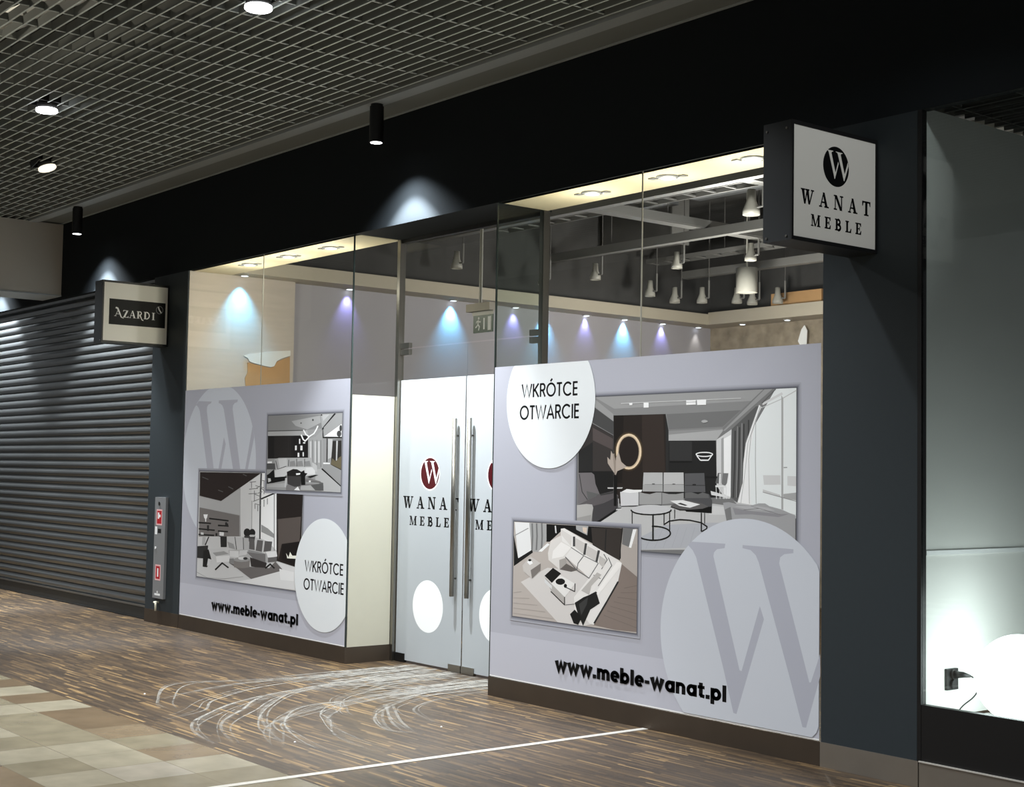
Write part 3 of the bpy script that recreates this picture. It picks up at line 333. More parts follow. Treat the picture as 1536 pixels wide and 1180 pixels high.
'sofa_top':[((178,170,164),[2056,1174,2682,1173,3224,1178,3235,1064,3247,560,3054,555,2839,546,2055,547]),((14,14,14),[2383,1172,3083,1174,3111,983,2568,1152,2425,1059,2392,1057]),((54,49,46),[2824,1165,3113,1174,3086,978,2839,1054]),((34,34,34),[2956,1163,2948,1020,2959,1020,2966,1163]),((172,164,158),[3094,1084,3233,1084,3242,835,3098,879]),((112,112,112),[3113,1174,3212,1177,3179,1060,3105,1078]),((244,244,244),[3200,1172,3230,1172,3186,1059,3165,1060]),((26,26,26),[3102,1175,3083,980,3089,980,3108,1175]),((160,160,160),[2679,1173,2796,1174,2787,1117,2682,1148]),((206,190,175),[2741,1166,2784,1164,2779,1125,2747,1138]),((200,200,200),[2472,1164,2480,1117,2494,1118,2485,1165]),((222,222,222),[2063,1172,2216,1173,2244,984,2105,935]),((150,150,150),[2065,1079,2210,1135,2205,1140,2060,1084]),((22,22,22),[2056,1086,2107,935,2250,999,2258,981,2062,880]),((160,160,160),[2216,1173,2391,1172,2394,1064,2313,986,2258,988,2230,1086]),((112,112,112),[2237,1170,2244,1084,2260,1085,2253,1171]),((112,112,112),[2244,1090,2239,996,2255,996,2260,1090]),((112,112,112),[2283,1172,2290,1086,2306,1087,2299,1173]),((112,112,112),[2290,1092,2285,998,2301,999,2306,1092]),((112,112,112),[2335,1174,2342,1088,2358,1090,2351,1175]),((112,112,112),[2342,1094,2337,1001,2353,1001,2358,1094]),((230,230,230),[2313,991,2403,1049,2426,1041,2348,991]),((204,200,197),[2138,781,2407,891,2672,893,2864,836,2677,667,2838,569,2765,544,2516,546]),((128,116,109),[3085,967,3241,889,3247,560,3054,555,2849,566,3069,850]),((112,101,95),[2949,633,3242,584,3244,587,2951,636]),((112,101,95),[2979,663,3242,626,3243,629,2981,666]),((112,101,95),[3009,693,3241,667,3242,671,3010,696]),((112,101,95),[3039,723,3240,709,3241,712,3040,726]),((112,101,95),[3069,752,3240,751,3240,754,3070,756]),((112,101,95),[3099,782,3239,793,3239,796,3099,785]),((112,101,95),[3129,811,3239,835,3238,838,3128,815]),((160,152,147),[2062,703,2148,717,2147,721,2061,707]),((160,152,147),[2063,670,2230,679,2230,683,2063,673]),((160,152,147),[2063,636,2312,642,2312,645,2064,640]),((160,152,147),[2064,603,2392,605,2393,609,2065,607]),((160,152,147),[2065,569,2472,569,2472,572,2066,573]),((96,90,86),[2530,888,2589,931,2704,895,2640,880]),((222,219,216),[2533,1147,2568,1152,3078,977,3107,962,3074,850,2859,567,2817,574,2785,599,2677,646,2670,723,2811,853,2583,973,2537,1071]),((208,204,200),[2533,1145,2645,1105,2636,1040,2541,1107]),((196,192,188),[2678,1096,2770,1065,2755,997,2663,1042]),((196,192,188),[2791,1052,2892,1019,2872,958,2777,995]),((212,208,204),[2410,985,2436,1066,2541,1107,2550,1068,2647,1034,2583,973,2595,931,2528,887,2417,942]),((160,155,150),[2523,948,2589,966,2595,931,2528,887]),((228,225,222),[2460,1002,2539,1063,2636,1033,2561,972,2450,951]),((66,66,66),[2652,1103,2653,1041,2675,1042,2674,1104]),((66,66,66),[2767,1067,2752,994,2774,994,2788,1066]),((66,66,66),[2887,1030,2866,956,2886,954,2908,1028]),((96,96,96),[2754,989,2701,938,2707,935,2760,986]),((96,96,96),[2702,939,2689,897,2697,896,2709,939]),((110,110,110),[2633,1032,2755,986,2759,990,2637,1036]),((110,110,110),[2752,987,2888,949,2891,954,2755,991]),((96,96,96),[2813,851,2897,949,2891,951,2807,853]),((100,100,100),[2578,969,2692,891,2698,896,2585,973]),((100,100,100),[2689,893,2811,848,2815,853,2694,898]),((90,90,90),[2850,871,2916,854,2919,858,2853,876]),((100,100,100),[2939,1007,2973,972,2979,975,2946,1010]),((100,100,100),[2973,977,2921,916,2927,914,2979,975]),((96,96,96),[2981,989,3014,940,3020,943,2987,991]),((96,96,96),[3014,945,2892,810,2898,808,3020,942]),((188,184,180),[2902,998,2965,974,2940,924,2898,949]),((178,174,170),[2739,770,2813,748,2833,805,2925,881,2884,893]),((54,54,54),[3082,963,3002,866,3011,863,3090,960]),((54,54,54),[3006,870,2875,768,2883,764,3013,865]),((40,40,40),[3069,851,2962,711,2974,708,3082,847]),((40,40,40),[2965,716,2856,579,2869,575,2978,712]),((234,231,228),[3061,967,3105,965,3097,941,2897,754,2881,774]),((28,28,28),[2678,688,2761,730,2813,748,2876,775,2913,704,2826,658,2790,599,2760,547,2704,634]),((56,56,56),[2719,684,2803,733,2794,690,2742,616]),((20,20,20),[2635,614,2679,646,2748,602,2714,554,2671,560]),((222,220,217),[2449,792,2531,855,2679,808,2583,716]),((172,168,164),[2380,831,2449,792,2583,716,2581,666,2450,742]),((210,210,210),[2380,820,2455,778,2455,756,2381,795]),((20,20,20),[2380,838,2463,894,2544,863,2454,798]),((20,20,20),[2583,815,2582,810,2579,806,2574,801,2566,798,2558,795,2548,792,2538,791,2527,791,2517,792,2509,794,2501,796,2495,800,2492,804,2491,808,2492,813,2495,817,2501,821,2508,825,2517,828,2526,830,2537,831,2547,832,2557,831,2566,829,2573,826,2579,823,2582,819]),((16,16,16),[2602,789,2602,786,2601,783,2599,781,2597,778,2594,777,2591,775,2587,775,2584,775,2581,776,2578,777,2575,779,2573,781,2572,784,2572,787,2572,789,2573,792,2575,795,2577,797,2580,799,2583,800,2587,801,2590,800,2594,800,2596,798,2599,797,2601,794,2602,792]),((38,38,38),[2441,740,2580,664,2586,669,2448,745]),((38,38,38),[2576,717,2577,666,2586,666,2584,718]),((38,38,38),[2675,810,2673,757,2681,758,2683,810]),((38,38,38),[2681,761,2587,784,2583,778,2677,756]),((90,90,90),[2589,666,2678,679,2677,683,2588,670]),((192,187,183),[2153,890,2233,955,2340,916,2334,864,2254,811,2164,853]),((120,114,110),[2238,865,2340,916,2337,868,2254,811]),((236,236,236),[2199,915,2234,937,2260,911,2229,898]),((20,20,20),[2244,931,2244,929,2243,927,2241,926,2238,924,2235,923,2232,923,2228,922,2225,922,2221,923,2218,923,2216,924,2214,926,2212,927,2212,929,2212,930,2213,932,2215,933,2218,935,2221,936,2224,937,2228,937,2232,937,2235,937,2238,936,2241,935,2243,934,2244,932])],
'fireside':[((196,196,196),[-2542,1455,-1260,1462,-693,1328,-694,901,-698,509,-788,507,-2556,501]),((42,34,32),[-2542,1455,-1400,1458,-2113,1201,-2538,1238]),((90,90,90),[-2496,1407,-2376,1386,-2370,1393,-2491,1413]),((90,90,90),[-2179,1294,-2085,1280,-2080,1287,-2174,1301]),((90,90,90),[-1988,1329,-1896,1309,-1890,1315,-1982,1335]),((90,90,90),[-1724,1442,-1655,1427,-1649,1433,-1718,1448]),((156,156,156),[-2538,1238,-2113,1201,-1762,1325,-1738,908,-2514,873]),((116,112,110),[-2531,1132,-1748,1083,-1734,904,-2528,867]),((172,172,172),[-2537,1233,-2124,1198,-1772,1315,-1759,1089,-2531,1135]),((204,204,204),[-1762,1325,-1400,1455,-1366,904,-1734,904]),((216,216,216),[-1562,1393,-1400,1453,-1370,906,-1535,908]),((150,150,150),[-1552,1219,-1544,969,-1532,969,-1540,1219]),((165,165,165),[-1772,1317,-1754,906,-1742,907,-1759,1317]),((240,240,240),[-1400,1458,-1260,1459,-1253,1326,-1127,1314,-1101,813,-1248,883,-1386,905]),((70,70,70),[-1410,1458,-1415,1247,-1387,1247,-1382,1458]),((70,70,70),[-1415,1254,-1403,896,-1376,897,-1387,1254]),((36,36,36),[-1381,1232,-1116,1296,-1126,1307,-1392,1244]),((150,150,150),[-1373,1021,-1254,992,-1146,949,-1144,914,-1369,959]),((226,226,226),[-1369,959,-1144,916,-1143,888,-1366,901]),((128,128,128),[-1171,1296,-1146,811,-1132,811,-1158,1296]),((34,28,26),[-1127,1319,-693,1323,-700,909,-789,698,-1097,729]),((88,80,76),[-1086,1077,-715,1111,-727,908,-808,895,-1016,874,-1069,741]),((22,18,18),[-1016,874,-723,910,-789,707,-1009,747]),((60,54,52),[-1097,729,-1086,1077,-1109,1076]),((246,240,225),[-941,803,-899,770,-877,816,-839,787,-775,791,-783,765,-920,761]),((30,30,30),[-2539,987,-2297,988,-2295,1001,-2538,1001]),((30,30,30),[-2536,931,-2219,930,-2217,943,-2534,944]),((30,30,30),[-2537,879,-2229,883,-2228,897,-2536,892]),((30,30,30),[-2337,1032,-1963,1024,-1960,1037,-2334,1045]),((30,30,30),[-2162,976,-1959,978,-1958,991,-2160,990]),((30,30,30),[-2159,926,-1969,928,-1968,941,-2157,939]),((40,40,40),[-2373,976,-2333,978,-2331,952,-2371,950]),((40,40,40),[-2371,951,-2332,953,-2330,926,-2370,925]),((40,40,40),[-2027,1015,-1989,1017,-1987,991,-2025,989]),((40,40,40),[-2204,912,-2165,914,-2163,888,-2202,886]),((40,40,40),[-2139,910,-2100,912,-2098,886,-2137,884]),((40,40,40),[-2005,1006,-1967,1007,-1966,982,-2004,980]),((220,220,220),[-2129,926,-2043,926,-2045,894,-2131,893]),((200,200,200),[-2492,907,-2436,907,-2434,887,-2490,887]),((246,246,246),[-2450,1071,-2363,1074,-2377,1043,-2392,1032,-2390,1006,-2408,1006,-2414,1031,-2433,1041]),((34,34,34),[-1557,946,-1558,938,-1562,930,-1569,923,-1578,917,-1590,913,-1602,910,-1616,908,-1629,908,-1642,910,-1654,914,-1664,919,-1672,925,-1676,933,-1678,940,-1677,948,-1673,956,-1666,963,-1657,969,-1646,973,-1633,977,-1620,978,-1606,978,-1593,976,-1581,972,-1572,967,-1564,960,-1559,953]),((34,34,34),[-1471,947,-1472,940,-1476,933,-1482,926,-1491,921,-1501,916,-1513,914,-1525,912,-1538,912,-1550,914,-1561,918,-1570,923,-1577,928,-1581,935,-1583,943,-1582,950,-1578,957,-1572,964,-1563,969,-1553,974,-1541,976,-1529,978,-1516,978,-1504,976,-1494,972,-1485,967,-1478,961,-1473,955]),((60,60,60),[-1667,912,-1470,920,-1483,872,-1664,863]),((190,190,190),[-1566,926,-1486,929,-1485,912,-1565,908]),((40,40,40),[-2116,886,-1988,892,-1982,798,-2099,792]),((196,196,196),[-2305,878,-2109,883,-2094,775,-2272,771]),((190,190,190),[-1988,892,-1845,894,-1807,779,-1972,796]),((186,186,186),[-1830,894,-1698,894,-1680,786,-1793,783]),((176,176,176),[-1676,895,-1585,896,-1575,802,-1664,795]),((60,60,60),[-1843,895,-1805,780,-1792,782,-1831,896]),((60,60,60),[-1692,897,-1678,787,-1666,788,-1680,898]),((92,90,90),[-1575,896,-1484,895,-1475,799,-1575,803]),((96,94,94),[-1434,888,-1332,887,-1350,790,-1459,796]),((90,88,88),[-1303,885,-1177,886,-1194,808,-1321,792]),((150,150,150),[-1975,848,-1858,832,-1824,786,-1940,795]),((172,172,172),[-1949,775,-1579,801,-1311,783,-1273,699,-1575,729,-1758,725,-1924,710]),((200,200,200),[-1741,781,-1599,793,-1617,753,-1759,731]),((112,110,110),[-1618,776,-1252,778,-1273,701,-1495,724]),((140,140,140),[-1579,794,-1340,783,-1340,773,-1598,774]),((222,222,222),[-1282,796,-1101,810,-1085,767,-1241,745,-1262,773]),((165,165,165),[-1286,791,-1241,746,-1239,711,-1282,708]),((98,96,96),[-1241,748,-1089,764,-1094,723,-1239,708]),((192,192,192),[-2320,768,-2103,775,-1931,749,-1922,677,-2177,655,-2324,719]),((216,216,216),[-2180,705,-1925,729,-1910,675,-2164,652]),((150,150,150),[-2248,734,-2033,760,-1937,741,-2181,709]),((210,210,210),[-1928,771,-1761,775,-1758,721,-1920,716]),((44,44,44),[-2558,778,-2339,795,-2354,675,-2551,671]),((170,170,170),[-2455,866,-2388,869,-2402,797,-2462,794]),((40,40,40),[-2341,875,-2407,796,-2387,793,-2321,872]),((26,26,26),[-2430,744,-2326,760,-2266,672,-2349,598,-2434,599]),((200,200,200),[-2332,678,-2266,672,-2306,619,-2350,611]),((50,46,46),[-1555,733,-1475,726,-1258,702,-1284,653,-1531,655]),((104,100,99),[-1932,662,-1773,622,-1525,549,-980,658,-1115,722,-1217,662,-1531,652]),((124,120,118),[-1850,696,-1550,717,-1559,647,-1671,632,-1836,630]),((150,150,150),[-1552,713,-1556,709,-1566,704,-1584,699,-1607,695,-1634,691,-1666,688,-1699,685,-1732,684,-1764,683,-1792,684,-1816,686,-1835,688,-1846,692,-1850,696,-1847,701,-1836,705,-1818,710,-1794,715,-1766,719,-1734,722,-1701,724,-1668,726,-1636,726,-1608,725,-1585,724,-1567,721,-1556,717]),((210,210,210),[-1619,721,-1621,718,-1626,715,-1635,712,-1646,709,-1660,706,-1675,705,-1692,703,-1708,703,-1723,703,-1738,704,-1749,705,-1758,707,-1764,710,-1766,713,-1764,716,-1759,719,-1750,722,-1739,725,-1725,727,-1709,729,-1693,731,-1677,731,-1661,731,-1647,730,-1636,729,-1627,727,-1621,724]),((50,50,50),[-1595,721,-1596,718,-1599,715,-1603,713,-1610,711,-1617,709,-1626,707,-1635,707,-1644,706,-1652,707,-1660,708,-1667,709,-1672,711,-1675,713,-1676,716,-1675,719,-1672,721,-1667,724,-1661,726,-1654,728,-1645,729,-1636,730,-1627,730,-1618,730,-1611,729,-1604,727,-1599,725,-1596,723]),((22,22,22),[-2064,661,-2199,590,-2179,581,-2044,652]),((22,22,22),[-2072,650,-1947,614,-1931,625,-2056,661]),((22,22,22),[-1200,705,-1292,660,-1275,651,-1183,696]),((22,22,22),[-1217,695,-1135,660,-1118,670,-1200,704]),((130,130,130),[-1924,702,-1845,708,-1842,662,-1932,662]),((150,150,150),[-2553,540,-2344,502,-2339,507,-2548,545]),((150,150,150),[-2346,502,-2016,515,-2016,520,-2346,507]),((150,150,150),[-2020,514,-1664,559,-1665,563,-2022,519]),((214,214,214),[-1096,723,-788,693,-779,510,-1807,490,-1525,549,-980,658]),((226,226,226),[-1046,668,-805,655,-801,582,-1023,576]),((118,118,118),[-1594,1374,-1484,1381,-1485,1387,-1595,1380]),((118,118,118),[-1600,1314,-1445,1324,-1446,1330,-1602,1320]),((118,118,118),[-1609,1274,-1459,1281,-1460,1287,-1610,1279]),((118,118,118),[-1494,1348,-1339,1330,-1336,1336,-1491,1353]),((118,118,118),[-1468,1328,-1385,1350,-1391,1355,-1474,1333]),((118,118,118),[-1510,1275,-1405,1257,-1400,1262,-1506,1280]),((118,118,118),[-1447,1283,-1363,1297,-1367,1303,-1451,1288]),((118,118,118),[-1522,1210,-1415,1234,-1419,1239,-1527,1216]),((118,118,118),[-1495,1193,-1390,1180,-1387,1186,-1492,1198]),((118,118,118),[-1377,1393,-1322,1388,-1320,1394,-1375,1399]),((118,118,118),[-1396,1331,-1331,1302,-1323,1306,-1388,1336]),((118,118,118),[-1567,1379,-1564,1328,-1552,1328,-1555,1380]),((118,118,118),[-1513,1307,-1508,1217,-1496,1218,-1501,1308]),((118,118,118),[-1349,1388,-1343,1279,-1332,1280,-1338,1388]),((118,118,118),[-1497,1192,-1494,1150,-1483,1150,-1485,1192]),((118,118,118),[-1447,1183,-1444,1132,-1432,1133,-1435,1184]),((118,118,118),[-1341,1234,-1338,1174,-1326,1174,-1329,1235]),((118,118,118),[-1283,1245,-1280,1195,-1269,1195,-1272,1246])],
'pendant':[((152,152,152),[-1306,1950,-120,1942,-114,1319,-401,1324,-1293,1318]),((134,134,134),[-1306,1947,-448,1939,-412,1828,-646,1818,-1299,1819]),((166,166,166),[-905,1894,-454,1931,-439,1874,-646,1822,-838,1854]),((170,170,170),[-1299,1810,-646,1813,-631,1772,-1297,1776]),((74,74,74),[-1302,1813,-680,1812,-681,1819,-1303,1820]),((166,166,166),[-448,1939,-250,1940,-418,1826]),((186,186,186),[-430,1937,-309,1938,-403,1886]),((22,22,22),[-236,1951,-418,1828,-392,1817,-212,1940]),((30,30,30),[-420,1827,-404,1750,-389,1751,-406,1828]),((160,160,160),[-216,1939,-120,1940,-126,1858,-383,1762,-393,1834]),((26,24,24),[-1297,1775,-634,1773,-625,1590,-1289,1582]),((38,35,34),[-1188,1772,-898,1771,-889,1593,-1179,1589]),((44,44,44),[-954,1771,-944,1592,-938,1592,-947,1771]),((44,44,44),[-882,1770,-873,1592,-867,1592,-876,1770]),((160,160,160),[-633,1748,-519,1760,-412,1816,-391,1503,-470,1499,-559,1555,-623,1594]),((196,196,196),[-605,1726,-597,1552,-570,1552,-578,1725]),((196,196,196),[-531,1725,-523,1552,-496,1552,-504,1725]),((196,196,196),[-476,1725,-468,1552,-441,1553,-449,1725]),((118,118,118),[-567,1736,-556,1516,-545,1516,-556,1736]),((118,118,118),[-499,1736,-489,1516,-478,1516,-488,1736]),((118,118,118),[-438,1735,-428,1517,-417,1517,-427,1735]),((238,238,238),[-383,1762,-126,1859,-122,1757]),((30,30,30),[-402,1749,-116,1746,-117,1757,-402,1759]),((70,70,70),[-127,1782,-128,1776,-130,1771,-134,1766,-139,1762,-145,1759,-152,1757,-159,1757,-166,1758,-173,1760,-180,1763,-185,1767,-189,1771,-192,1777,-193,1782,-192,1788,-190,1793,-186,1798,-181,1802,-175,1805,-168,1806,-161,1807,-154,1806,-147,1804,-140,1801,-135,1797,-131,1792,-128,1787]),((60,60,60),[-120,1825,-120,1820,-121,1814,-123,1810,-126,1806,-129,1803,-133,1801,-137,1800,-142,1801,-146,1803,-149,1806,-153,1810,-155,1815,-157,1820,-157,1826,-157,1831,-156,1836,-154,1841,-151,1845,-148,1848,-144,1850,-140,1850,-135,1850,-131,1848,-128,1845,-125,1841,-122,1836,-121,1831]),((150,150,150),[-397,1746,-247,1742,-273,1538,-387,1550]),((24,24,24),[-343,1747,-340,1558,-325,1558,-329,1746]),((190,190,190),[-322,1743,-255,1740,-264,1595,-314,1582]),((46,44,42),[-252,1733,-121,1743,-115,1496,-273,1538]),((186,186,186),[-199,1732,-174,1732,-179,1570,-198,1570]),((120,120,120),[-252,1736,-123,1744,-123,1729,-252,1725]),((104,96,76),[-252,1588,-197,1564,-152,1595,-117,1607,-115,1502,-273,1541]),((236,236,236),[-388,1554,-287,1552,-286,1542,-387,1542]),((176,176,176),[-507,1497,-398,1506,-116,1372,-116,1321,-401,1325,-501,1365]),((150,150,150),[-387,1531,-303,1535,-117,1477,-117,1381,-385,1503]),((18,18,18),[-415,1500,-119,1367,-105,1376,-400,1509]),((236,236,236),[-1292,1558,-1215,1559,-1214,1544,-1291,1542]),((80,80,80),[-1301,1541,-1163,1542,-1154,1492,-1298,1491]),((172,172,172),[-1172,1577,-1099,1589,-561,1592,-547,1516,-937,1511,-1080,1485,-1147,1492]),((196,196,196),[-1112,1582,-967,1586,-957,1527,-1081,1500]),((70,70,70),[-939,1575,-944,1519,-932,1519,-928,1574]),((70,70,70),[-811,1583,-808,1519,-796,1519,-800,1583]),((70,70,70),[-684,1583,-681,1517,-670,1517,-673,1583]),((138,138,138),[-914,1560,-837,1567,-815,1521,-918,1519]),((138,138,138),[-791,1561,-716,1567,-695,1522,-796,1520]),((138,138,138),[-671,1561,-597,1568,-576,1523,-676,1521]),((60,60,60),[-1157,1566,-1118,1491,-1108,1492,-1146,1567]),((60,60,60),[-1114,1490,-972,1518,-976,1523,-1118,1495]),((204,204,204),[-1163,1484,-989,1512,-557,1517,-507,1492,-502,1455,-653,1444,-973,1447,-1024,1423,-1159,1422]),((216,216,216),[-656,1510,-557,1514,-512,1485,-517,1460,-654,1458]),((190,190,190),[-559,1555,-481,1530,-479,1472,-517,1495,-551,1514]),((24,24,24),[-505,1454,-456,1453,-577,1427,-640,1436]),((14,14,14),[-1296,1444,-1176,1492,-1162,1426,-957,1436,-981,1402,-1168,1380,-1292,1369]),((196,196,196),[-1278,1417,-1230,1415,-1222,1392,-1269,1381]),((150,150,150),[-1298,1484,-1180,1492,-1266,1451,-1296,1444]),((120,118,118),[-968,1355,-854,1404,-602,1427,-423,1403,-374,1367,-375,1329,-967,1323]),((88,88,88),[-575,1368,-380,1392,-372,1329,-499,1330]),((170,170,170),[-724,1361,-575,1370,-499,1330,-736,1328]),((80,80,80),[-654,1402,-391,1390,-390,1394,-653,1406]),((214,214,214),[-601,1408,-570,1408,-576,1389,-607,1392]),((150,150,150),[-651,1394,-441,1391,-446,1382,-650,1378]),((170,170,170),[-1295,1362,-970,1382,-978,1343,-1294,1337]),((190,190,190),[-985,1422,-952,1422,-968,1343,-994,1349]),((60,58,58),[-953,1442,-714,1450,-735,1360,-826,1351,-943,1373]),((28,26,26),[-961,1473,-859,1498,-795,1496,-698,1469,-627,1465,-665,1439,-953,1440]),((12,12,12),[-729,1443,-663,1444,-659,1370,-725,1369]),((14,14,14),[-724,1477,-680,1490,-663,1444,-729,1443]),((238,238,238),[-812,1463,-740,1466,-747,1453,-805,1449]),((232,232,232),[-837,1326,-775,1355,-740,1323]),((226,226,226),[-776,1746,-755,1746,-753,1705,-774,1706]),((226,226,226),[-838,1691,-809,1691,-808,1653,-836,1653]),((226,226,226),[-752,1691,-717,1690,-715,1652,-750,1652]),((226,226,226),[-794,1632,-766,1632,-764,1598,-792,1598]),((226,226,226),[-713,1637,-693,1637,-691,1602,-711,1602]),((240,240,240),[-718,1818,-674,1776,-655,1781,-700,1823]),((240,240,240),[-677,1778,-617,1757,-606,1766,-666,1787]),((240,240,240),[-615,1757,-533,1784,-544,1793,-626,1767]),((240,240,240),[-536,1782,-496,1817,-514,1823,-554,1788]),((240,240,240),[-499,1813,-472,1847,-492,1852,-519,1817]),((240,240,240),[-754,1778,-718,1737,-698,1742,-735,1783]),((240,240,240),[-721,1740,-680,1721,-666,1729,-707,1748]),((240,240,240),[-673,1721,-631,1743,-647,1751,-688,1728]),((240,240,240),[-637,1739,-604,1761,-621,1768,-654,1746]),((226,226,226),[-671,1713,-672,1711,-673,1710,-675,1709,-678,1708,-682,1707,-686,1707,-691,1706,-695,1707,-700,1707,-704,1708,-707,1709,-709,1710,-711,1712,-711,1713,-711,1714,-710,1716,-707,1717,-704,1718,-700,1719,-696,1719,-692,1719,-687,1719,-683,1719,-679,1718,-676,1717,-673,1716,-672,1714]),((80,80,80),[-737,1875,-737,1874,-738,1873,-740,1872,-742,1871,-744,1871,-747,1870,-749,1870,-752,1871,-755,1871,-757,1872,-760,1872,-761,1873,-762,1875,-762,1876,-762,1877,-761,1878,-760,1879,-758,1880,-755,1880,-753,1881,-750,1881,-747,1881,-744,1880,-742,1880,-740,1879,-738,1878,-737,1877]),((70,70,70),[-549,1898,-549,1896,-550,1895,-552,1893,-554,1892,-557,1891,-559,1891,-562,1891,-565,1891,-568,1891,-571,1892,-573,1894,-575,1895,-576,1897,-576,1899,-576,1900,-575,1902,-574,1903,-572,1904,-569,1905,-566,1906,-563,1906,-560,1906,-557,1905,-555,1904,-552,1903,-551,1901,-550,1900]),((50,50,50),[-417,1936,-418,1935,-419,1934,-420,1933,-422,1932,-424,1931,-427,1931,-429,1931,-432,1931,-435,1932,-437,1932,-439,1933,-441,1934,-441,1935,-442,1936,-442,1937,-441,1938,-439,1939,-437,1940,-435,1941,-433,1941,-430,1941,-427,1941,-425,1940,-422,1940,-420,1939,-419,1938,-418,1937])],
'markR':[((0,0,0),[3661,1100,3690,1121,3951,1122,3946,1097,3889,1088,3866,1070,3861,1047,4065,431,4080,427,4209,795,4239,726,4045,188,4022,191,3944,428,3727,1033,3699,1072]),((0,0,0),[4080,1121,4442,1117,4442,1096,4379,1087,4351,1069,4344,1036,4555,424,4565,426,4626,581,4627,465,4535,186,4511,185,4420,440,4199,1032,4177,1070,4140,1096,4080,1104])],
'markL':[((0,0,0),[-2612,2108,-2351,2097,-2366,2081,-2417,2070,-2440,2049,-2441,2009,-2266,1459,-2394,1458,-2582,2013,-2608,2046,-2645,2069,-2671,2066]),((0,0,0),[-2095,1772,-2058,1708,-2136,1461,-2189,1460]),((0,0,0),[-2213,2103,-1854,2101,-1860,2080,-1911,2071,-1940,2051,-1945,2019,-1767,1464,-1898,1463,-2112,2020,-2142,2056,-2181,2073,-2212,2079]),((0,0,0),[-1569,1877,-1539,1764,-1645,1466,-1692,1465])]}

# ================================================================== SETTING
XL, XA, XB, XC, XD, D, ZT, ZS, ZG = -2.892, 0.0, 1.807, 4.625, 5.235, .449, 3.35, .127, 2.2148
ZC = 4.18
f = MB(); f.face([(-14, -2.38, 0), (12, -2.38, 0), (12, 8, 0), (-14, 8, 0)], node_floor()); f.face([(-14, -12, 0), (12, -12, 0), (12, -2.38, 0), (-14, -2.38, 0)], node_tiles())
struct('floor', f)
struct('trim_1', box((3.305, -6.0, 0), (3.352, -.004, .0035), M_STRIP))
# lattice ceiling of the mall: long blades along the shop fronts, short ones across, undersides coloured as if lit
g = MB(); y = -.45; H = .055
while y > -6.3: g.box((-7.0, y-.004, ZC), (6.5, y+.004, ZC+H), M_LATT); g.box((-7.0, y-.0047, ZC-.004), (6.5, y+.0047, ZC-.0002), M_LATT_LIT); y -= .0902
x = -6.95
while x < 6.5: g.box((x-.004, -6.3, ZC+.012), (x+.004, -.45, ZC+H-.001), M_LATT); g.box((x-.0045, -6.3, ZC+.008), (x+.0045, -.45, ZC+.012), M_LATT_LIT); x += .356
g.box((-7.0, -.285, ZC+.012), (6.5, -.003, ZC+.03), M_LATT); g.box((-7.0, -.022, ZC+.004), (6.5, -.003, ZC+.012), M_TRIM)
struct('ceiling', g)
struct('ceiling_void', box((-14, -12, 5.0), (12, .0, 5.05), M_DARK))
struct('trim_2', box((-7, -.40, ZC-.012), (6.5, -.285, ZC+.05), M_TRIM))
# front wall: fascia and pillars
p = MB(); p.box((-14, 0, ZT), (12, .06, 5.0), M_FASC); struct('wall_front', p)
p = MB(); p.box((XA+.004, .06, ZT), (XB-.004, D+.05, ZT+.06), M_FASC); struct('trim_3', p)
p = box((-3.632, 0, ZS), (XL-.006, .35, ZT), M_ANTH); struct('wall_pillar', p)
p = box((XC+.006, 0, ZS), (XD-.012, .35, ZT), M_ANTH); struct('wall_pillar.001', p)
struct('baseboard_front', box((-3.632, -.004, 0), (XL-.004, .05, ZS), M_PLINTH))
struct('baseboard_front.001', MB().box((XL, -.003, 0), (XA, .05, ZS), M_PLINTH).box((XA-.05, .05, 0), (XA, D-.03, ZS), M_PLINTH))
struct('baseboard_front.002', MB().box((XB, -.003, 0), (XC, .05, ZS), M_PLINTH).box((XB, .05, 0), (XB+.05, D-.03, ZS), M_PLINTH))
struct('baseboard_front.003', box((XC+.003, -.004, 0), (XD-.004, .05, ZS), M_PLINTH2))
struct('baseboard_front.004', MB().box((XD+.004, -.006, 0), (12, .05, ZS-.002), M_PLINTH2).box((XD+.004, -.012, ZS-.002), (12, .05, ZS+.004), M_STRIP))
# ------------------------------------------------------------------ shop interior
s = MB(); s.box((XL, .012, ZT), (XA-.012, D, ZT+.05), M_CREAM); struct('trim_4', s)
s = MB(); s.box((XB+.012, .012, ZT), (XC, D, ZT+.05), M_CREAM); struct('trim_5', s)
struct('wall_left', MB().box((-3.02, .36, .0), (-2.98, 7.2, 3.46), M_INT).box((-3.02, .36, 3.46), (-2.985, 7.2, 4.7), M_ROOF))
struct('wall_left.001', MB().box((-2.98, .012, .13), (XL, 1.15, ZT), M_BOARD))
struct('wall_back', box((-3.0, 7.2, 0), (7.0, 7.25, 3.46), M_STONE))
struct('wall_back.001', box((-3.0, 7.2, 3.46), (7.0, 7.25, 4.7), M_ROOF))
struct('wall_right', box((7.0, D, 0), (7.05, 7.2, 4.7), M_INT))
struct('ceiling.001', box((-3.0, D, 4.7), (7.0, 7.2, 4.75), M_ROOF))
struct('wall_inner', box((-3.0, D-.01, ZT+.06), (7.0, D+.02, 4.7), M_ROOF))
struct('trim_6', MB().box((-2.98, .46, ZT), (-2.66, 7.2, 3.48), M_IWHITE))
struct('trim_7', MB().box((-2.66, 6.82, ZT), (7.0, 7.2, 3.50), M_IWHITE))
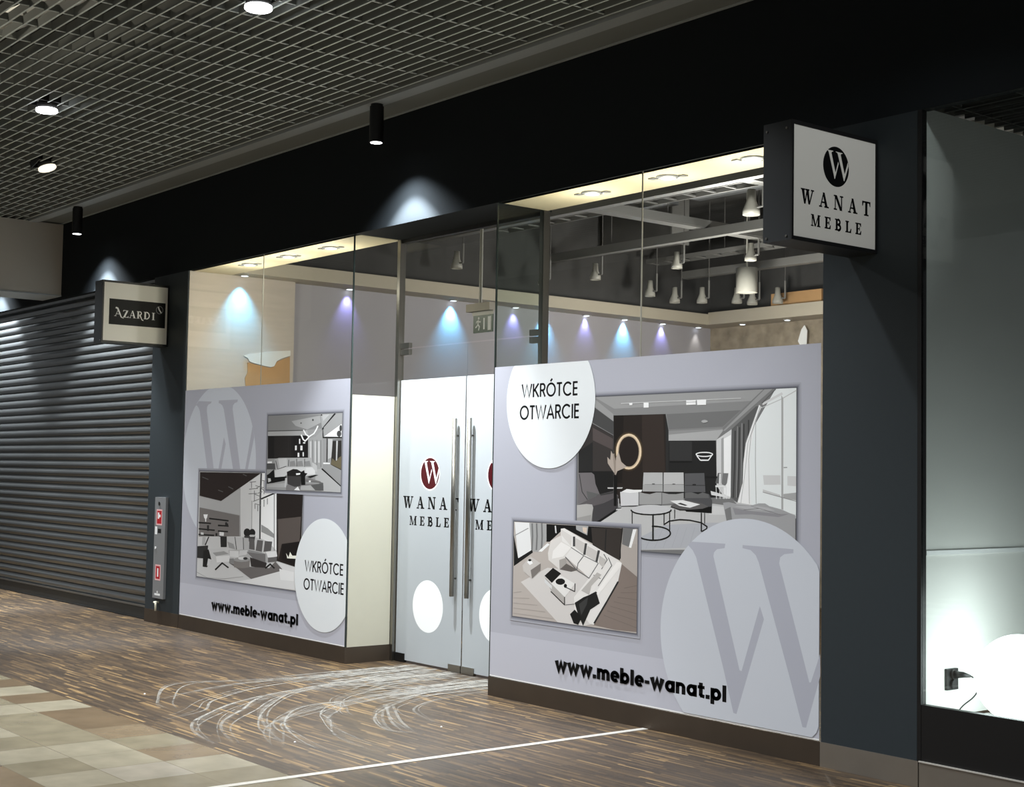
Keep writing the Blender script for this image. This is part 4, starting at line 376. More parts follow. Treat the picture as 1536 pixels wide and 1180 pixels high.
# ------------------------------------------------------------------ mall bulkhead at the far left
b = thing('ceiling_bulkhead', (-6.05, -1.5, 3.38), 'pale grey bulkhead box hanging from the lattice ceiling at the far left', 'bulkhead')
box((-6.6, -3.2, 3.385), (-6.05, -.003, 4.178), M_BULKHEAD).build('casing', b)
box((-6.6, -3.2, 3.37), (-6.04, -.003, 3.385), M_TRIM).build('edge_profile', b)
# ------------------------------------------------------------------ shopfront glazing
def pane(a, b2, name, parent, m=M_GLASS, edge=True): return box(a, b2, m).build(name, parent)
w1 = sroot('window_1', (-1.45, 0, ZS))
pane((XL+.004, .002, ZS), (-1.461, .010, ZT), 'glass_pane', w1); pane((-1.456, .002, ZS), (XA-.012, .010, ZT), 'glass_pane', w1)
pane((XA-.010, .012, ZS), (XA-.002, D-.035, ZT), 'return_pane', w1)
MB().box((XA-.0115, .001, ZS), (XA-.001, .0115, ZT), M_EDGE).build('corner_joint', w1); box((-1.461, .003, ZG), (-1.456, .009, ZT), M_LAMPW).build('pane_joint', w1)
w2 = sroot('window_2', (3.2, 0, ZS))
pane((XB+.012, .002, ZS), (3.237, .010, ZT), 'glass_pane', w2); pane((3.243, .002, ZS), (XC-.004, .010, ZT), 'glass_pane', w2)
pane((XB+.002, .012, ZS), (XB+.010, D-.035, ZT), 'return_pane', w2)
MB().box((XB+.001, .001, ZS), (XB+.0115, .0115, ZT), M_EDGE).build('corner_joint', w2); box((3.236, .003, ZG), (3.244, .009, ZT), M_LAMPW).build('pane_joint', w2)
w3 = sroot('window_3', (.9, D, 2.47)); pane((.03, D-.004, 2.478), (1.78, D+.004, ZT), 'transom_pane', w3)
box((.03, D-.02, ZT-.03), (1.78, D+.02, ZT), M_BLACK).build('head_rail', w3)
for k, (xa, xb) in enumerate(((-.006, .034), (1.776, 1.822))):
    o = box((xa, D-.035, 0), (xb, D+.02, ZT), M_STEEL).build('trim_%d' % (8+k)); tag(o, kind='structure')
# doors
def door(n, x0, x1, ox, hx, hinge):
    d = sroot('door_%d' % n, ((x0+x1)/2, D, 0))
    box((x0, D-.005, .02), (x1, D+.005, 2.466), M_GLASS).build('glass_leaf', d)
    fl = box((x0+.004, D-.0066, .02), (x1-.004, D-.0053, 2.218), M_DOORFILM).build('privacy_film', d)
    e = FL('F', D-.0067); e.add([ell(.463+ox, 1.481, .131)], M_PURE).add([ell(.463+ox, 1.481, .121)], M_MAROON).add(mono(.463+ox, 1.481, .124), M_PURE)
    tag(e.mb.build('round_emblem', d), 'dark red disc with a white serif W')
    e = FL('F', D-.0067); e.add(setline('WANAT', .109+ox, .835+ox, 1.209, 1.299, serif, .55, .055), M_INK).add(setline('MEBLE', .202+ox, .72+ox, 1.077, 1.146, serif, .62, .055), M_INK)
    tag(e.mb.build('lettering', d), 'black serif lettering WANAT MEBLE')
    e = FL('F', D-.0067); e.add([ell(.466+ox, .461, .2)], M_PURE); tag(e.mb.build('white_disc', d), 'plain white round sticker low on the door')
    h = MB(); h.tube([(hx, .405, .567), (hx, .405, 1.90)], .018, M_STEEL, 18); h = h.build('pull_handle', d, True)
    for z in (.70, 1.77): MB().tube([(hx, .405, z), (hx, D-.006, z)], .007, M_STEEL, 10).build('standoff', h, True)
    xm = x1 if hinge == 'l' else x0; s_ = -1 if hinge == 'l' else 1
    box((xm+s_*.002, D-.014, .004), (xm+s_*.155, D+.012, .058), M_STEEL).build('patch_lock', d)
    xh = x0 if hinge == 'l' else x1; s_ = -s_
    box((xh, D-.014, .004), (xh-s_*.13 if hinge == 'r' else xh+.13, D+.012, .07), M_BLACK).build('floor_hinge', d)
    return d
door(1, .040, .907, 0, .822, 'l'); door(2, .913, 1.770, .852, 1.008, 'r')
for x0, nm, lb in ((.036, 'glass_clamp', 'steel patch clamp at the top left corner of the glass doors'), (1.655, 'glass_clamp', 'steel patch clamp at the top right corner of the glass doors')):
    c = thing(nm, (x0+.07, D, 2.42), lb, 'clamp'); 
    box((x0, D-.016, 2.472), (x0+.118, D+.016, 2.515), M_STEEL).build('upper_plate', c); box((x0, D-.016, 2.420), (x0+.118, D+.016, 2.464), M_STEEL).build('lower_plate', c)
tag(box((XA-.0015, .016, ZS), (XA-.0002, .41, 2.087), M_RETFILM).build('window_film'), 'cream film on the narrow side glass left of the doors', 'window film')
# ------------------------------------------------------------------ window graphics
BG, MARK = (174, 175, 185), (198, 202, 210)
def photo(name, key, frame, parent, label, at):
    e = FL('F', at, .000008)
    (x0, z0), (x1, z1) = frame[0], frame[2]
    for gr, tone in ((.030, (164, 165, 174)), (.021, (146, 147, 156)), (.013, (120, 121, 130)), (.006, (84, 85, 92))):          # the printed soft border of the picture
        e.add([rect(x0-gr, z0-gr, x1+gr, z1+gr)], PRINT, ink(tone))
    e.add([frame], PRINT, ink(ART[key][0][0]))
    for c, q in ART[key]: e.add([[(min(max(q[i]/1000, x0), x1), min(max(q[i+1]/1000, z0), z1)) for i in range(0, len(q), 2)]], PRINT, ink(c))
    return tag(e.mb.build(name, parent), label)
def mp(key): q = [x for _, x in ART[key]]; return [[(p[i]/1000, p[i+1]/1000) for i in range(0, len(p), 2)] for p in q]
def clip_circle(cx, cz, r, u0, u1, v0, v1, n=96): return [(min(max(u, u0), u1), min(max(v, v0), v1)) for u, v in ell(cx, cz, r, n=n)]
RECTS = {'lounge': (2.682, 1.045, 4.456, 1.982), 'sofa_top': (2.056, .552, 3.24, 1.175), 'fireside': (-2.55, .505, -.695, 1.460), 'pendant': (-1.30, 1.321, -.116, 1.946)}
def frame_of(key): return rect(*RECTS[key])
def graphic(x0, x1, label):
    r = thing('window_graphic', ((x0+x1)/2, 0, ZS), label, 'poster')
    e = FL('F', .0013); e.add([rect(x0, ZS+.004, x1, ZG)], PRINT, ink(BG)); e.add([rect(x0, ZS+.004, x1, .425)], PRINT, ink((186, 187, 197))); e.add([rect(x0, ZS+.004, x1, ZS+.012)], PRINT, ink((238, 238, 240)))
    e.mb.build('printed_sheet', r); return r
R_ = graphic(XB+.002, XC-.006, 'grey printed window poster right of the glass doors, largest picture shows a living room')
L_ = graphic(XL+.006, XA-.002, 'grey printed window poster left of the glass doors with two stacked room pictures')
photo('printed_photo', 'lounge', frame_of('lounge'), R_, 'picture of a sofa under a glowing ring lamp', .0008)
o = photo('printed_photo', 'sofa_top', frame_of('sofa_top'), R_, 'picture of a pale corner sofa seen from above', -.0013)
e = FL('F', -.0021); e.add([clip_circle(4.106, .606, .662, XB, XC-.007, ZS+.014, ZG)], PRINT, ink(MARK)).add(mp('markR'), PRINT, ink((174, 176, 187)))
tag(e.mb.build('watermark', R_), 'pale circle with a large grey serif W')
def notice(cx, cz, r, u1, vmax, lines, parent):
    e = FL('F', -.0022); e.add([clip_circle(cx, cz, r, -9, u1, 0, vmax)], PRINT, ink((224, 228, 230))); d = e.mb.build('white_disc', parent)
    e = FL('F', -.00225)
    for t, a, b_, c_, dd in lines: e.add(setline(t, a, b_, c_, dd, sans, .10), M_INK)
    tag(e.mb.build('lettering', d), 'black capitals WKRÓTCE OTWARCIE')
notice(2.401, 1.975, .444, 9, ZG-.001, [('WKRÓTCE', 2.118, 2.677, 1.998, 2.087), ('OTWARCIE', 2.10, 2.693, 1.852, 1.944)], R_)
notice(-.342, .66, .449, XA-.003, 9, [('WKRÓTCE', -.628, -.050, .675, .764), ('OTWARCIE', -.642, -.036, .528, .618)], L_)
photo('printed_photo', 'fireside', frame_of('fireside'), L_, 'picture of a sofa group beside a fireplace', .0008)
photo('printed_photo', 'pendant', frame_of('pendant'), L_, 'picture of a sofa under a white curved pendant lamp', -.0002)
e = FL('F', .00115); e.add([clip_circle(-2.202, 1.541, .705, XL+.007, XA, ZS, ZG-.001)], PRINT, ink(MARK)).add(mp('markL'), PRINT, ink(BG))
tag(e.mb.build('watermark', L_), 'pale circle with a large grey serif W')
for par, a, b_, c_, d_ in ((R_, 2.501, 3.966, .243, .331), (L_, -2.234, -.720, .231, .318)):
    e = FL('F', -.0023); t = setline('www.meble-wanat.pl', a, b_, c_, d_, heavy, .10, .05)
    e.add(t, M_INK); tag(e.mb.build('web_lettering', par), 'bold black web address lettering')
# ------------------------------------------------------------------ blade signs
def blade(x, label):
    t = thing('projecting_sign', (x, -.33, 2.655), label, 'sign')
    MB().box((x-.178, -.668, 2.650), (x-.006, -.002, 3.238), M_SIGNB).build('box_body', t)
    fr = MB()
    for a, b2 in (((-.668, 2.650), (-.654, 3.238)), ((-.014, 2.650), (-.002, 3.238)), ((-.654, 2.650), (-.014, 2.670)), ((-.654, 3.218), (-.014, 3.238))): fr.box((x-.006, a[0], a[1]), (x+.004, b2[0], b2[1]), M_BLACK)
    fr.build('frame', t)
    box((x-.006, -.654, 2.670), (x, -.014, 3.218), M_SIGNW).build('face_panel', t)
    for z in (2.67, 3.2):
        for xx in (x-.155, x-.03): MB().tube([(xx, -.672, z), (xx, -.668, z)], .006, M_STEEL, 8).build('screw', t)
    return t
t = blade(4.975, 'square projecting sign with black serif WANAT MEBLE and round W emblem')
e = FL('S', 4.9754, sgn=1); e.add([ell(-.329, 3.053, .101)], M_INK).add([[(-.329+.099*a, 3.053+.099*b_) for a, b_ in W] for W in (W1, W2)], M_SIGNW); tag(e.mb.build('round_emblem', t), 'black disc with a pale serif W')
e = FL('S', 4.9754, sgn=1); e.add(setline('WANAT', -.596, -.055, 2.838, 2.909, serif, .62, .055), M_INK); tag(e.mb.build('lettering', t), 'black serif lettering WANAT'); e = FL('S', 4.9754, sgn=1); e.add(setline('MEBLE', -.519, -.128, 2.735, 2.791, serif, .66, .055), M_INK); tag(e.mb.build('lettering', t), 'black serif lettering MEBLE')
t = blade(-3.30, 'square projecting sign reading AZARDI in white on a black band above the shutter pillar')
e = FL('S', -3.2996, sgn=1); e.add([rect(-.600, 2.825, -.034, 3.067)], M_INK); tag(e.mb.build('black_band', t), 'black rectangle')
e = FL('S', -3.2992, sgn=1)
e.add(setline('Q', -.548, -.452, 2.905, 2.975, serif, .1), M_PURE).add(setline('ZARD', -.462, -.188, 2.898, 2.968, serif, .06), M_PURE).add(setline('I', -.172, -.140, 2.896, 2.966, serif, .06), M_PURE)
tag(e.mb.build('lettering', t), 'white decorative lettering AZARDI'); e = FL('S', -3.2992, sgn=1); e.add(ribbon(ell(-.094, 2.997, .034, .036, 28), .004, True), M_PANELG).add(ribbon([(-.108, 3.026), (-.098, 3.0), (-.076, 2.97)], .012), M_PURE); tag(e.mb.build('round_emblem', t), 'thin ringed emblem')
# ------------------------------------------------------------------ roller shutter
r = thing('roller_shutter', (-6.4, .08, 0), 'closed dark grey slatted roller shutter at the far left', 'shutter')
m = MB(); z = .135; pit = .0885; prof = []
while z < ZT-.01:
    for k in range(6):
        a = k/5; zz = z + .004 + a*(pit-.012); prof.append((.075 - .016*math.sin(math.pi*min(1, a*1.0)), zz))
    prof.append((.092, z+pit-.003)); prof.append((.092, z+pit)); z += pit
k = m.mi(M_SHUT)
for (y0, z0), (y1, z1) in zip(prof, prof[1:]): m.face([(-9.6, y0, z0), (-3.655, y0, z0), (-3.655, y1, z1), (-9.6, y1, z1)], M_SHUT)
m.build('slat_curtain', r)
MB().box((-9.6, .060, .012), (-3.655, .092, .118), M_SHUTB).box((-9.6, .05, .0), (-3.655, .095, .012), M_BLACK).box((-9.6, .054, .118), (-3.655, .092, .137), M_SHUT).build('bottom_bar', r)
box((-3.66, .04, 0), (-3.634, .11, ZT), M_SHUTB).build('guide_rail', r)
struct('wall_behind_shutter', box((-14, .15, 0), (-3.64, .2, ZT), M_DARK))
# ------------------------------------------------------------------ control panel on the left pillar
c = thing('control_panel', (-3.30, -.02, .24), 'tall narrow grey fire-hose control panel with two red symbols on the left pillar', 'control panel')
box((-3.414, -.026, .245), (-3.180, -.001, 1.206), M_PANELG).build('cover_plate', c)
def flat(name, polys, at=-.0264, lab=None, par=c):
    e = FL('F', at)
    for pl, mm in polys: e.add(pl, mm)
    o = e.mb.build(name, par); return tag(o, lab) if lab else o
flat('red_label', [([rect(-3.375, .94, -3.25, 1.09)], M_PINK), ([rect(-3.362, .953, -3.263, 1.077)], M_RED), ([rect(-3.345, 1.0, -3.315, 1.06), rect(-3.315, 1.015, -3.285, 1.04)], M_PURE)], lab='red square label with white hose symbol')
flat('red_label', [([rect(-3.37, .415, -3.25, .565)], M_PINK), ([rect(-3.355, .430, -3.265, .550)], M_RED), ([rect(-3.325, .45, -3.297, .53)], M_PURE)], lab='red square label with white bar')
flat('switch_window', [([rect(-3.335, .865, -3.265, .905)], M_BLACK)]); flat('white_tag', [([rect(-3.398, .85, -3.35, .925)], M_PURE)])
MB().tube([(-3.32, -.030, 1.145), (-3.32, -.026, 1.145)], .018, M_BLACK, 12).build('key_lock', c); MB().tube([(-3.375, -.03, .72), (-3.375, -.026, .72)], .012, M_PURE, 10).build('button', c)
flat('name_strip', [([rect(-3.37, .272, -3.25, .292), ell(-3.31, .305, .012, n=12)], M_PURE)])
tag(MB().tube([(-3.32, -.001, .205), (-3.32, -.05, .208), (-3.275, -.055, .205), (-3.272, -.055, .13)], .011, M_BEIGE, 10).build('drain_elbow', None, True), 'small cream angled pipe stub just under the grey control panel', 'pipe')
# ------------------------------------------------------------------ mall ceiling lamps
def downlight(x, y, label, lens, tilt=None):
    t = thing('ceiling_downlight', (x, y, ZC-.09), label, 'ceiling light', 'mall ceiling downlights')
    z = ZC-.06
    MB().lathe((x, y, z), [(.0, .10), (.07, .10), (.074, .022), (.0, .022)], M_BLACK).build('housing', t, True)
    MB().lathe((x, y, z), [(.078, .022), (.080, .006), (.074, .0), (.0, .0)], lens).build('lens', t, True)
    q = MB()
    for s1, s2 in (((-.1, -.1), (.1, -.09)), ((-.1, .09), (.1, .1)), ((-.1, -.09), (-.09, .09)), ((.09, -.09), (.1, .09))): q.box((x+s1[0], y+s1[1], ZC+.001), (x+s2[0], y+s2[1], ZC+.06), M_BLACK)
    q.box((x-.1, y-.1, ZC+.06), (x+.1, y+.1, ZC+.07), M_BLACK); q.build('recess_tray', t)
    if tilt: t.rotation_euler = tilt
    return t
downlight(2.27, -2.12, 'largest round downlight in the lattice ceiling, top centre of the photo', G_COOL)
downlight(-.91, -2.145, 'round white downlight in the lattice ceiling, left of the larger one and further away', G_COOL)
downlight(-2.93, -1.36, 'small dim warm tilted downlight in the lattice ceiling nearest the pale bulkhead', G_DIM, (.22, -.25, 0))
def cyl_spot(x, label):
    t = thing('cylinder_spotlight', (x, -.34, ZC-.012), label, 'spotlight', 'black cylinder spotlights above the fascia')
    MB().tube([(x, -.34, ZC-.013), (x, -.34, ZC-.03)], .045, M_BLACK, 18).build('ceiling_mount', t); MB().tube([(x, -.34, ZC-.03), (x, -.34, 3.885)], .052, M_BLACK, 22).build('tube_body', t)
    MB().disc((x, -.34, 3.884), .043, G_COOL, up=False).build('lens', t); return t
cyl_spot(.8, 'black cylinder spotlight hanging above the glass doors'); cyl_spot(-4.8, 'black cylinder spotlight hanging beside the pale bulkhead'); cyl_spot(-8.0, 'black cylinder spotlight above the shutter, hidden behind the pale bulkhead')
# ------------------------------------------------------------------ soffit lamps
def soffit_lamp(x, y, label):
    t = thing('recessed_spotlight', (x, y, ZT), label, 'spotlight', 'recessed lamps in the cream window soffits')
    MB().lathe((x, y, ZT), [(.075, 0), (.075, -.006), (.052, -.010), (.050, -.002)], M_PANELG).build('trim_ring', t, True); MB().disc((x, y, ZT-.012), .047, G_WARM, up=False).build('bulb', t)
    for s_ in (-1, 1): box((x+s_*.075, y+s_*.035-.022, ZT-.008), (x+s_*.118, y+s_*.035+.022, ZT-.001), M_PANELG).build('spring_clip', t)
SL = ['left of the three lit lamps above the left window poster', 'middle of the three lit lamps above the left window poster', 'lit soffit lamp nearest the glass doors above the left window poster', 'lit soffit lamp nearest the glass doors above the right window poster', 'middle of the three lit lamps above the right window poster', 'lit soffit lamp nearest the WANAT sign above the right window poster']
for (x, y), l in zip(SOFFIT, SL): soffit_lamp(x, y, l)
BL = ['above the bright blue streak on the whitewashed boards', 'just left of the left corner glass joint', 'left of the exit sign', 'right of the exit sign behind the side glass', 'behind the steel post right of the doors', 'first on the left wall right of the steel post', 'second on the left wall right of the steel post', 'third on the left wall right of the steel post', 'in the far corner', 'first on the back wall from the corner', 'second on the back wall from the corner']
for (x, y, k), l in zip(BULK, BL):
    t = thing('bulkhead_spotlight', (x, y, ZT), 'tiny lit bulkhead spot '+l, 'spotlight', 'tiny lit spots under the shop bulkhead')
    MB().lathe((x, y, ZT), [(.05, 0), (.05, -.008), (.034, -.010)], M_LAMPW, 16).build('trim_ring', t); MB().disc((x, y, ZT-.011), .034, G_SPOT, 16, up=False).build('bulb', t)
# ------------------------------------------------------------------ things in the shop ceiling
def rail(a, b_, label, wz=.09, wy=.09):
    t = thing('ceiling_rail', ((a[0]+b_[0])/2, (a[1]+b_[1])/2, a[2]), label, 'rail', 'grey channels under the shop ceiling'); m = MB()
    dx = abs(b_[0]-a[0]) > abs(b_[1]-a[1]); q = (0, wy/2) if dx else (wy/2, 0)
    m.box((a[0]-q[0], a[1]-q[1], a[2]), (b_[0]+q[0], b_[1]+q[1], a[2]+.012), M_RAIL)
    for s_ in (-1, 1): m.box((a[0]+s_*q[0]-.006, a[1]+s_*q[1]-.006, a[2]+.012), (b_[0]+s_*q[0]+.006, b_[1]+s_*q[1]+.006, a[2]+wz), M_RAIL)
    m.build('channel', t); n = 4; rods = MB()
    for i in range(n): u = (i+.5)/n; px, py = a[0]+(b_[0]-a[0])*u, a[1]+(b_[1]-a[1])*u; MB().tube([(px, py, a[2]+.012), (px, py, 4.7)], .005, M_DUCT, 6).build('hanger_rod', t)
rail((-2.9, 4.5, 3.90), (5.0, 4.5, 3.90), 'nearest grey channel running across the shop ceiling behind the right window')
rail((-2.6, 6.35, 3.86), (5.0, 6.35, 3.86), 'furthest grey channel running across the shop ceiling')
rail((-.55, 2.2, 3.99), (-.55, 7.0, 3.99), 'grey channel running into the shop, left one behind the right window', wy=.14); rail((1.3, 1.6, 4.02), (1.3, 7.0, 4.02), 'grey channel running into the shop, nearest the WANAT sign', wy=.12)
rail((-2.9, 2.7, 3.92), (5.0, 2.7, 3.92), 'grey channel across the shop ceiling just behind the doors')
t = thing('air_duct', (-2.0, 5.3, 4.15), 'big dark rectangular duct under the shop ceiling left in the right window', 'duct')
box((-2.9, 5.26, 4.10), (-1.75, 5.50, 4.6), M_DUCT).build('casing', t); box((-1.75, 5.245, 4.08), (-1.73, 5.515, 4.62), M_RAIL).build('flange', t)
for a, b_, l in (((-1.45, 3.75), (-.75, 4.35), 'pale ceiling panel in the shop, left of the glass joint'), ((-.45, 3.75), (.85, 4.35), 'pale ceiling panel in the shop, right of the glass joint'), ((-1.9, 1.5), (-.9, 2.3), 'pale ceiling panel in the shop behind the door transom')):
    t = thing('ceiling_panel', (a[0], a[1], 4.25), l, 'panel', 'pale panels in the shop ceiling'); box((a[0], a[1], 4.25), (b_[0], b_[1], 4.29), M_PANEL).build('board', t); 
    for px in (a[0]+.1, b_[0]-.1): MB().tube([(px, (a[1]+b_[1])/2, 4.29), (px, (a[1]+b_[1])/2, 4.7)], .008, M_RAIL, 6).build('hanger_rod', t)
def track_spot(x, y, z, label, big=1.0):
    t = thing('track_spotlight', (x, y, z), label, 'spotlight', 'white spotlights hung in the shop ceiling'); s_ = big
    MB().tube([(x+.11*s_, y, 4.7), (x+.11*s_, y, z+.22)], .006, M_DUCT, 8).tube([(x+.11*s_, y, z+.22), (x+.11*s_, y, z+.02)], .011, M_RAIL, 8).tube([(x+.11*s_, y, z+.02), (x, y, z+.02)], .010, M_RAIL, 8).build('bracket', t)
    MB().lathe((x, y, z), [(.0, .15*s_), (.030*s_, .15*s_), (.034*s_, .07*s_), (.062*s_, 0), (.062*s_, -.035*s_), (.052*s_, -.035*s_), (.046*s_, -.01)], M_LAMPW, 18).build('reflector', t, True)
    MB().disc((x, y, z-.012), .046*s_, G_DIM, 16, up=False).build('bulb', t)
TS = [(.908, 3.597, 3.88, 'large white track spotlight at the top right of the right window', 1.25), (-2.349, 4.665, 3.70, 'white track spotlight just left of the glass joint in the right window', 1), (-1.571, 5.164, 3.80, 'white track spotlight just right of the glass joint in the right window', 1),
      (-.612, 5.293, 3.80, 'white track spotlight directly above the drum pendant', 1), (-2.479, 2.832, 3.65, 'white track spotlight above the exit sign behind the door transom', 1), (-2.5, 4.037, 3.60, 'white track spotlight seen through the side glass by the steel post', 1), (-2.401, 5.569, 3.60, 'white track spotlight low behind the glass joint in the right window', 1),
      (-2.354, 5.927, 3.55, 'first low white track spotlight in the far corner from the glass joint', 1), (-2.122, 6.144, 3.55, 'second low white track spotlight in the far corner from the glass joint', 1), (-1.90, 6.5, 3.56, 'white track spotlight just under the drum pendant', 1), (-1.75, 6.6, 3.54, 'white track spotlight just right of the drum pendant', 1), (-1.45, 6.7, 3.54, 'white track spotlight furthest right in front of the back wall band', 1)]
for a in TS: track_spot(*a)
t = thing('drum_pendant', (-1.03, 5.70, 3.5), 'grey drum pendant lamp hanging in the shop, right window', 'pendant lamp')
MB().lathe((-1.03, 5.70, 3.5), [(.118, 0), (.118, .27), (.0, .27)], M_LAMPW, 24).build('shade', t, True); MB().tube([(-1.03, 5.70, 3.77), (-1.03, 5.70, 4.7)], .010, M_LAMPW, 8).build('stem', t); MB().disc((-1.03, 5.70, 3.51), .11, G_DIM, up=False).build('diffuser', t)
# exit sign
t = thing('exit_sign', (.12, 1.2, 2.64), 'green running-man exit sign hanging behind the door transom', 'exit sign')
box((-.085, 1.17, 2.835), (.235, 1.23, 2.90), M_BULK).build('lamp_housing', t); box((-.012, 1.195, 2.655), (.25, 1.205, 2.80), M_GREEN).build('green_plate', t); box((-.03, 1.196, 2.80), (.255, 1.204, 2.835), M_LAMPW).build('plate_clip', t)
MB().tube([(.075, 1.2, 2.9), (.075, 1.2, 4.7)], .014, M_LAMPW, 10).build('hanger_rod', t)
e = FL('F', 1.1946); e.add([ell(.062, 2.775, .011, n=14)] + ribbon([(.058, 2.762), (.052, 2.728), (.072, 2.705), (.062, 2.675)], .013) + ribbon([(.052, 2.728), (.036, 2.708), (.018, 2.70)], .012) + ribbon([(.058, 2.757), (.078, 2.742), (.088, 2.75)], .009) + ribbon([(.057, 2.757), (.036, 2.75), (.030, 2.735)], .009) + [rect(.125, 2.68, .145, 2.775), rect(.185, 2.67, .228, 2.785)], M_PURE)
tag(e.mb.build('pictogram', t), 'white running figure and door')
for x0, x1, y0, z0, l in ((-1.75, -1.0, 6.93, 3.50, 'left one of two pale boards lying on the far bulkhead of the shop'), (-.96, .25, 6.93, 3.50, 'right one of two pale boards lying on the far bulkhead of the shop')):
    tag(box((x0, y0, z0), (x1, y0+.03, z0+.16), M_CARD).build('timber_board'), l, 'board', 'pale boards on the far bulkhead')
def tray(a, b_, label):
    t = thing('cable_tray', ((a[0]+b_[0])/2, (a[1]+b_[1])/2, a[2]), label, 'cable tray', 'cable trays in the shop ceiling')
    dx = abs(b_[0]-a[0]) > abs(b_[1]-a[1]); n = int((abs(b_[0]-a[0])+abs(b_[1]-a[1]))/.25)
    m = MB()
    for s_ in (-1, 1):
        o = (0, s_*.1) if dx else (s_*.1, 0); m.box((a[0]+o[0]-.008, a[1]+o[1]-.008, a[2]), (b_[0]+o[0]+.008, b_[1]+o[1]+.008, a[2]+.05), M_RAIL)
    for i in range(n+1):
        u = i/n; px, py = a[0]+(b_[0]-a[0])*u, a[1]+(b_[1]-a[1])*u
        m.box((px-(.012 if dx else .1), py-(.1 if dx else .012), a[2]+.005), (px+(.012 if dx else .1), py+(.1 if dx else .012), a[2]+.017), M_RAIL)
    m.build('ladder', t)
    for u in (.15, .5, .85): px, py = a[0]+(b_[0]-a[0])*u, a[1]+(b_[1]-a[1])*u; MB().tube([(px, py, a[2]+.017), (px, py, 4.7)], .005, M_DUCT, 6).build('hanger_rod', t)
tray((-2.7, 3.6, 4.12), (5.0, 3.6, 4.12), 'nearer ladder cable tray across the shop ceiling'); tray((-2.7, 5.9, 4.0), (5.0, 5.9, 4.0), 'further ladder cable tray across the shop ceiling')
# torn board and paper
e = MB()
CARD = [(0.642, 2.518), (0.716, 2.506), (0.809, 2.491), (0.893, 2.48), (0.957, 2.545), (1.107, 2.605), (1.115, 2.1), (0.60, 2.1), (0.631, 2.279), (0.619, 2.368), (0.645, 2.419)]
FLAP = [(0.594, 2.58), (0.658, 2.601), (0.86, 2.64), (1.106, 2.664), (1.107, 2.612), (1.02, 2.585), (0.957, 2.552), (0.93, 2.50), (0.893, 2.487), (0.809, 2.498), (0.716, 2.513), (0.655, 2.53), (.64, 2.56)]
def slab(poly, x0, x1, m):
    mb = MB(); mb.face([(x1, u, v) for u, v in poly], m); mb.face([(x0, u, v) for u, v in poly[::-1]], m)
    for a, b_ in zip(poly, poly[1:]+poly[:1]): mb.face([(x0, *a), (x0, *b_), (x1, *b_), (x1, *a)], m)
    return mb
t = thing('torn_wallboard', (-2.885, .87, 2.1), 'torn brown cardboard patch on the whitewashed boards behind the left window', 'cardboard')
slab(CARD, -2.8915, -2.886, M_CARD).build('cardboard', t); slab(FLAP, -2.886, -2.876, M_WHITE).build('peeled_edge', t)
t = MB(); PP = [(-1.499, 3.10), (-1.448, 3.235), (-1.403, 3.283), (-1.364, 3.214), (-1.376, 3.02), (-1.434, 3.0)]
t.face([(u, 7.12, v) for u, v in PP], M_PURE); t.face([(u, 7.13, v) for u, v in PP[::-1]], M_PURE)
for a, b_ in zip(PP, PP[1:]+PP[:1]): t.face([(a[0], 7.12, a[1]), (b_[0], 7.12, b_[1]), (b_[0], 7.13, b_[1]), (a[0], 7.13, a[1])], M_PURE)
t.box((-1.42, 7.13, 3.05), (-1.41, 7.2, 3.06), M_PURE)
tag(t.build('wall_paper_scrap'), 'pale peeling paper scrap on the rough back wall of the shop', 'paper')
# ------------------------------------------------------------------ dark display window at the right
w4 = sroot('window_4', (7, 0, .4)); pane((XD+.012, .004, .402), (11, .012, ZT), 'glass_pane', w4, M_GLASSD)
box((XD-.010, -.002, ZS), (XD+.012, .04, ZT), M_BLACK).build('frame_post', w4)
struct('wall_sill', MB().box((XD+.012, 0, ZS+.004), (11, .04, .402), M_BLACK).box((XD+.012, .04, .30), (11, 2.6, .312), M_WHITE))
struct('wall_display', MB().box((XD-.03, .04, .325), (XD+.005, 2.6, 3.365), M_WHITE))
struct('trim_10', box((XD+.005, .045, 1.128), (XD+.012, 2.6, 1.150), M_PURE))
struct('wall_display.001', box((XD-.03, 2.6, .3), (11, 2.65, 3.6), M_BLACK)); struct('wall_display.002', box((11, .0, .3), (11.05, 2.6, 3.6), M_BLACK))
g = MB(); y = .12
while y < 2.6: g.box((XD, y-.004, 3.37), (11, y+.004, 3.41), M_BLACK); y += .09
x = XD+.1
while x < 11: g.box((x-.004, .08, 3.371), (x+.004, 2.6, 3.409), M_BLACK); x += .356
struct('ceiling.002', g); struct('ceiling.003', box((XD-.03, .06, 3.6), (11, 2.6, 3.65), M_BLACK))
gx, gy, gz, gr = 5.60, .30, .546, .214
t = thing('globe_lamp', (gx, gy, gz-gr), 'glowing white globe lamp on the display floor at the right edge', 'lamp')
MB().lathe((gx, gy, gz), [(gr*math.sin(math.pi*i/24)+1e-4, -gr*math.cos(math.pi*i/24)) for i in range(25)], G_GLOBE, 40).build('globe', t, True)
MB().lathe((gx, gy, .3125), [(.0, .0), (.07, .0), (.07, .022), (.0, .026)], M_PURE, 20).build('base', t)
point((5.62, .34, .83), 3.2, (.93, 1, 1), .05)
t = thing('wall_socket', (XD+.005, .25, .5), 'black double wall socket beside the globe lamp', 'socket')
box((XD+.005, .205, .455), (XD+.020, .30, .560), M_PLUG).build('plate', t); MB().tube([(XD+.020, .252, .484), (XD+.034, .252, .484)], .024, M_PLUG, 16).build('outlet', t); MB().tube([(XD+.020, .252, .532), (XD+.034, .252, .532)], .024, M_PLUG, 16).build('outlet', t)
t = thing('power_cable', (XD+.06, .27, .53), 'thin black cable with plug running from the wall socket to the globe lamp', 'cable')
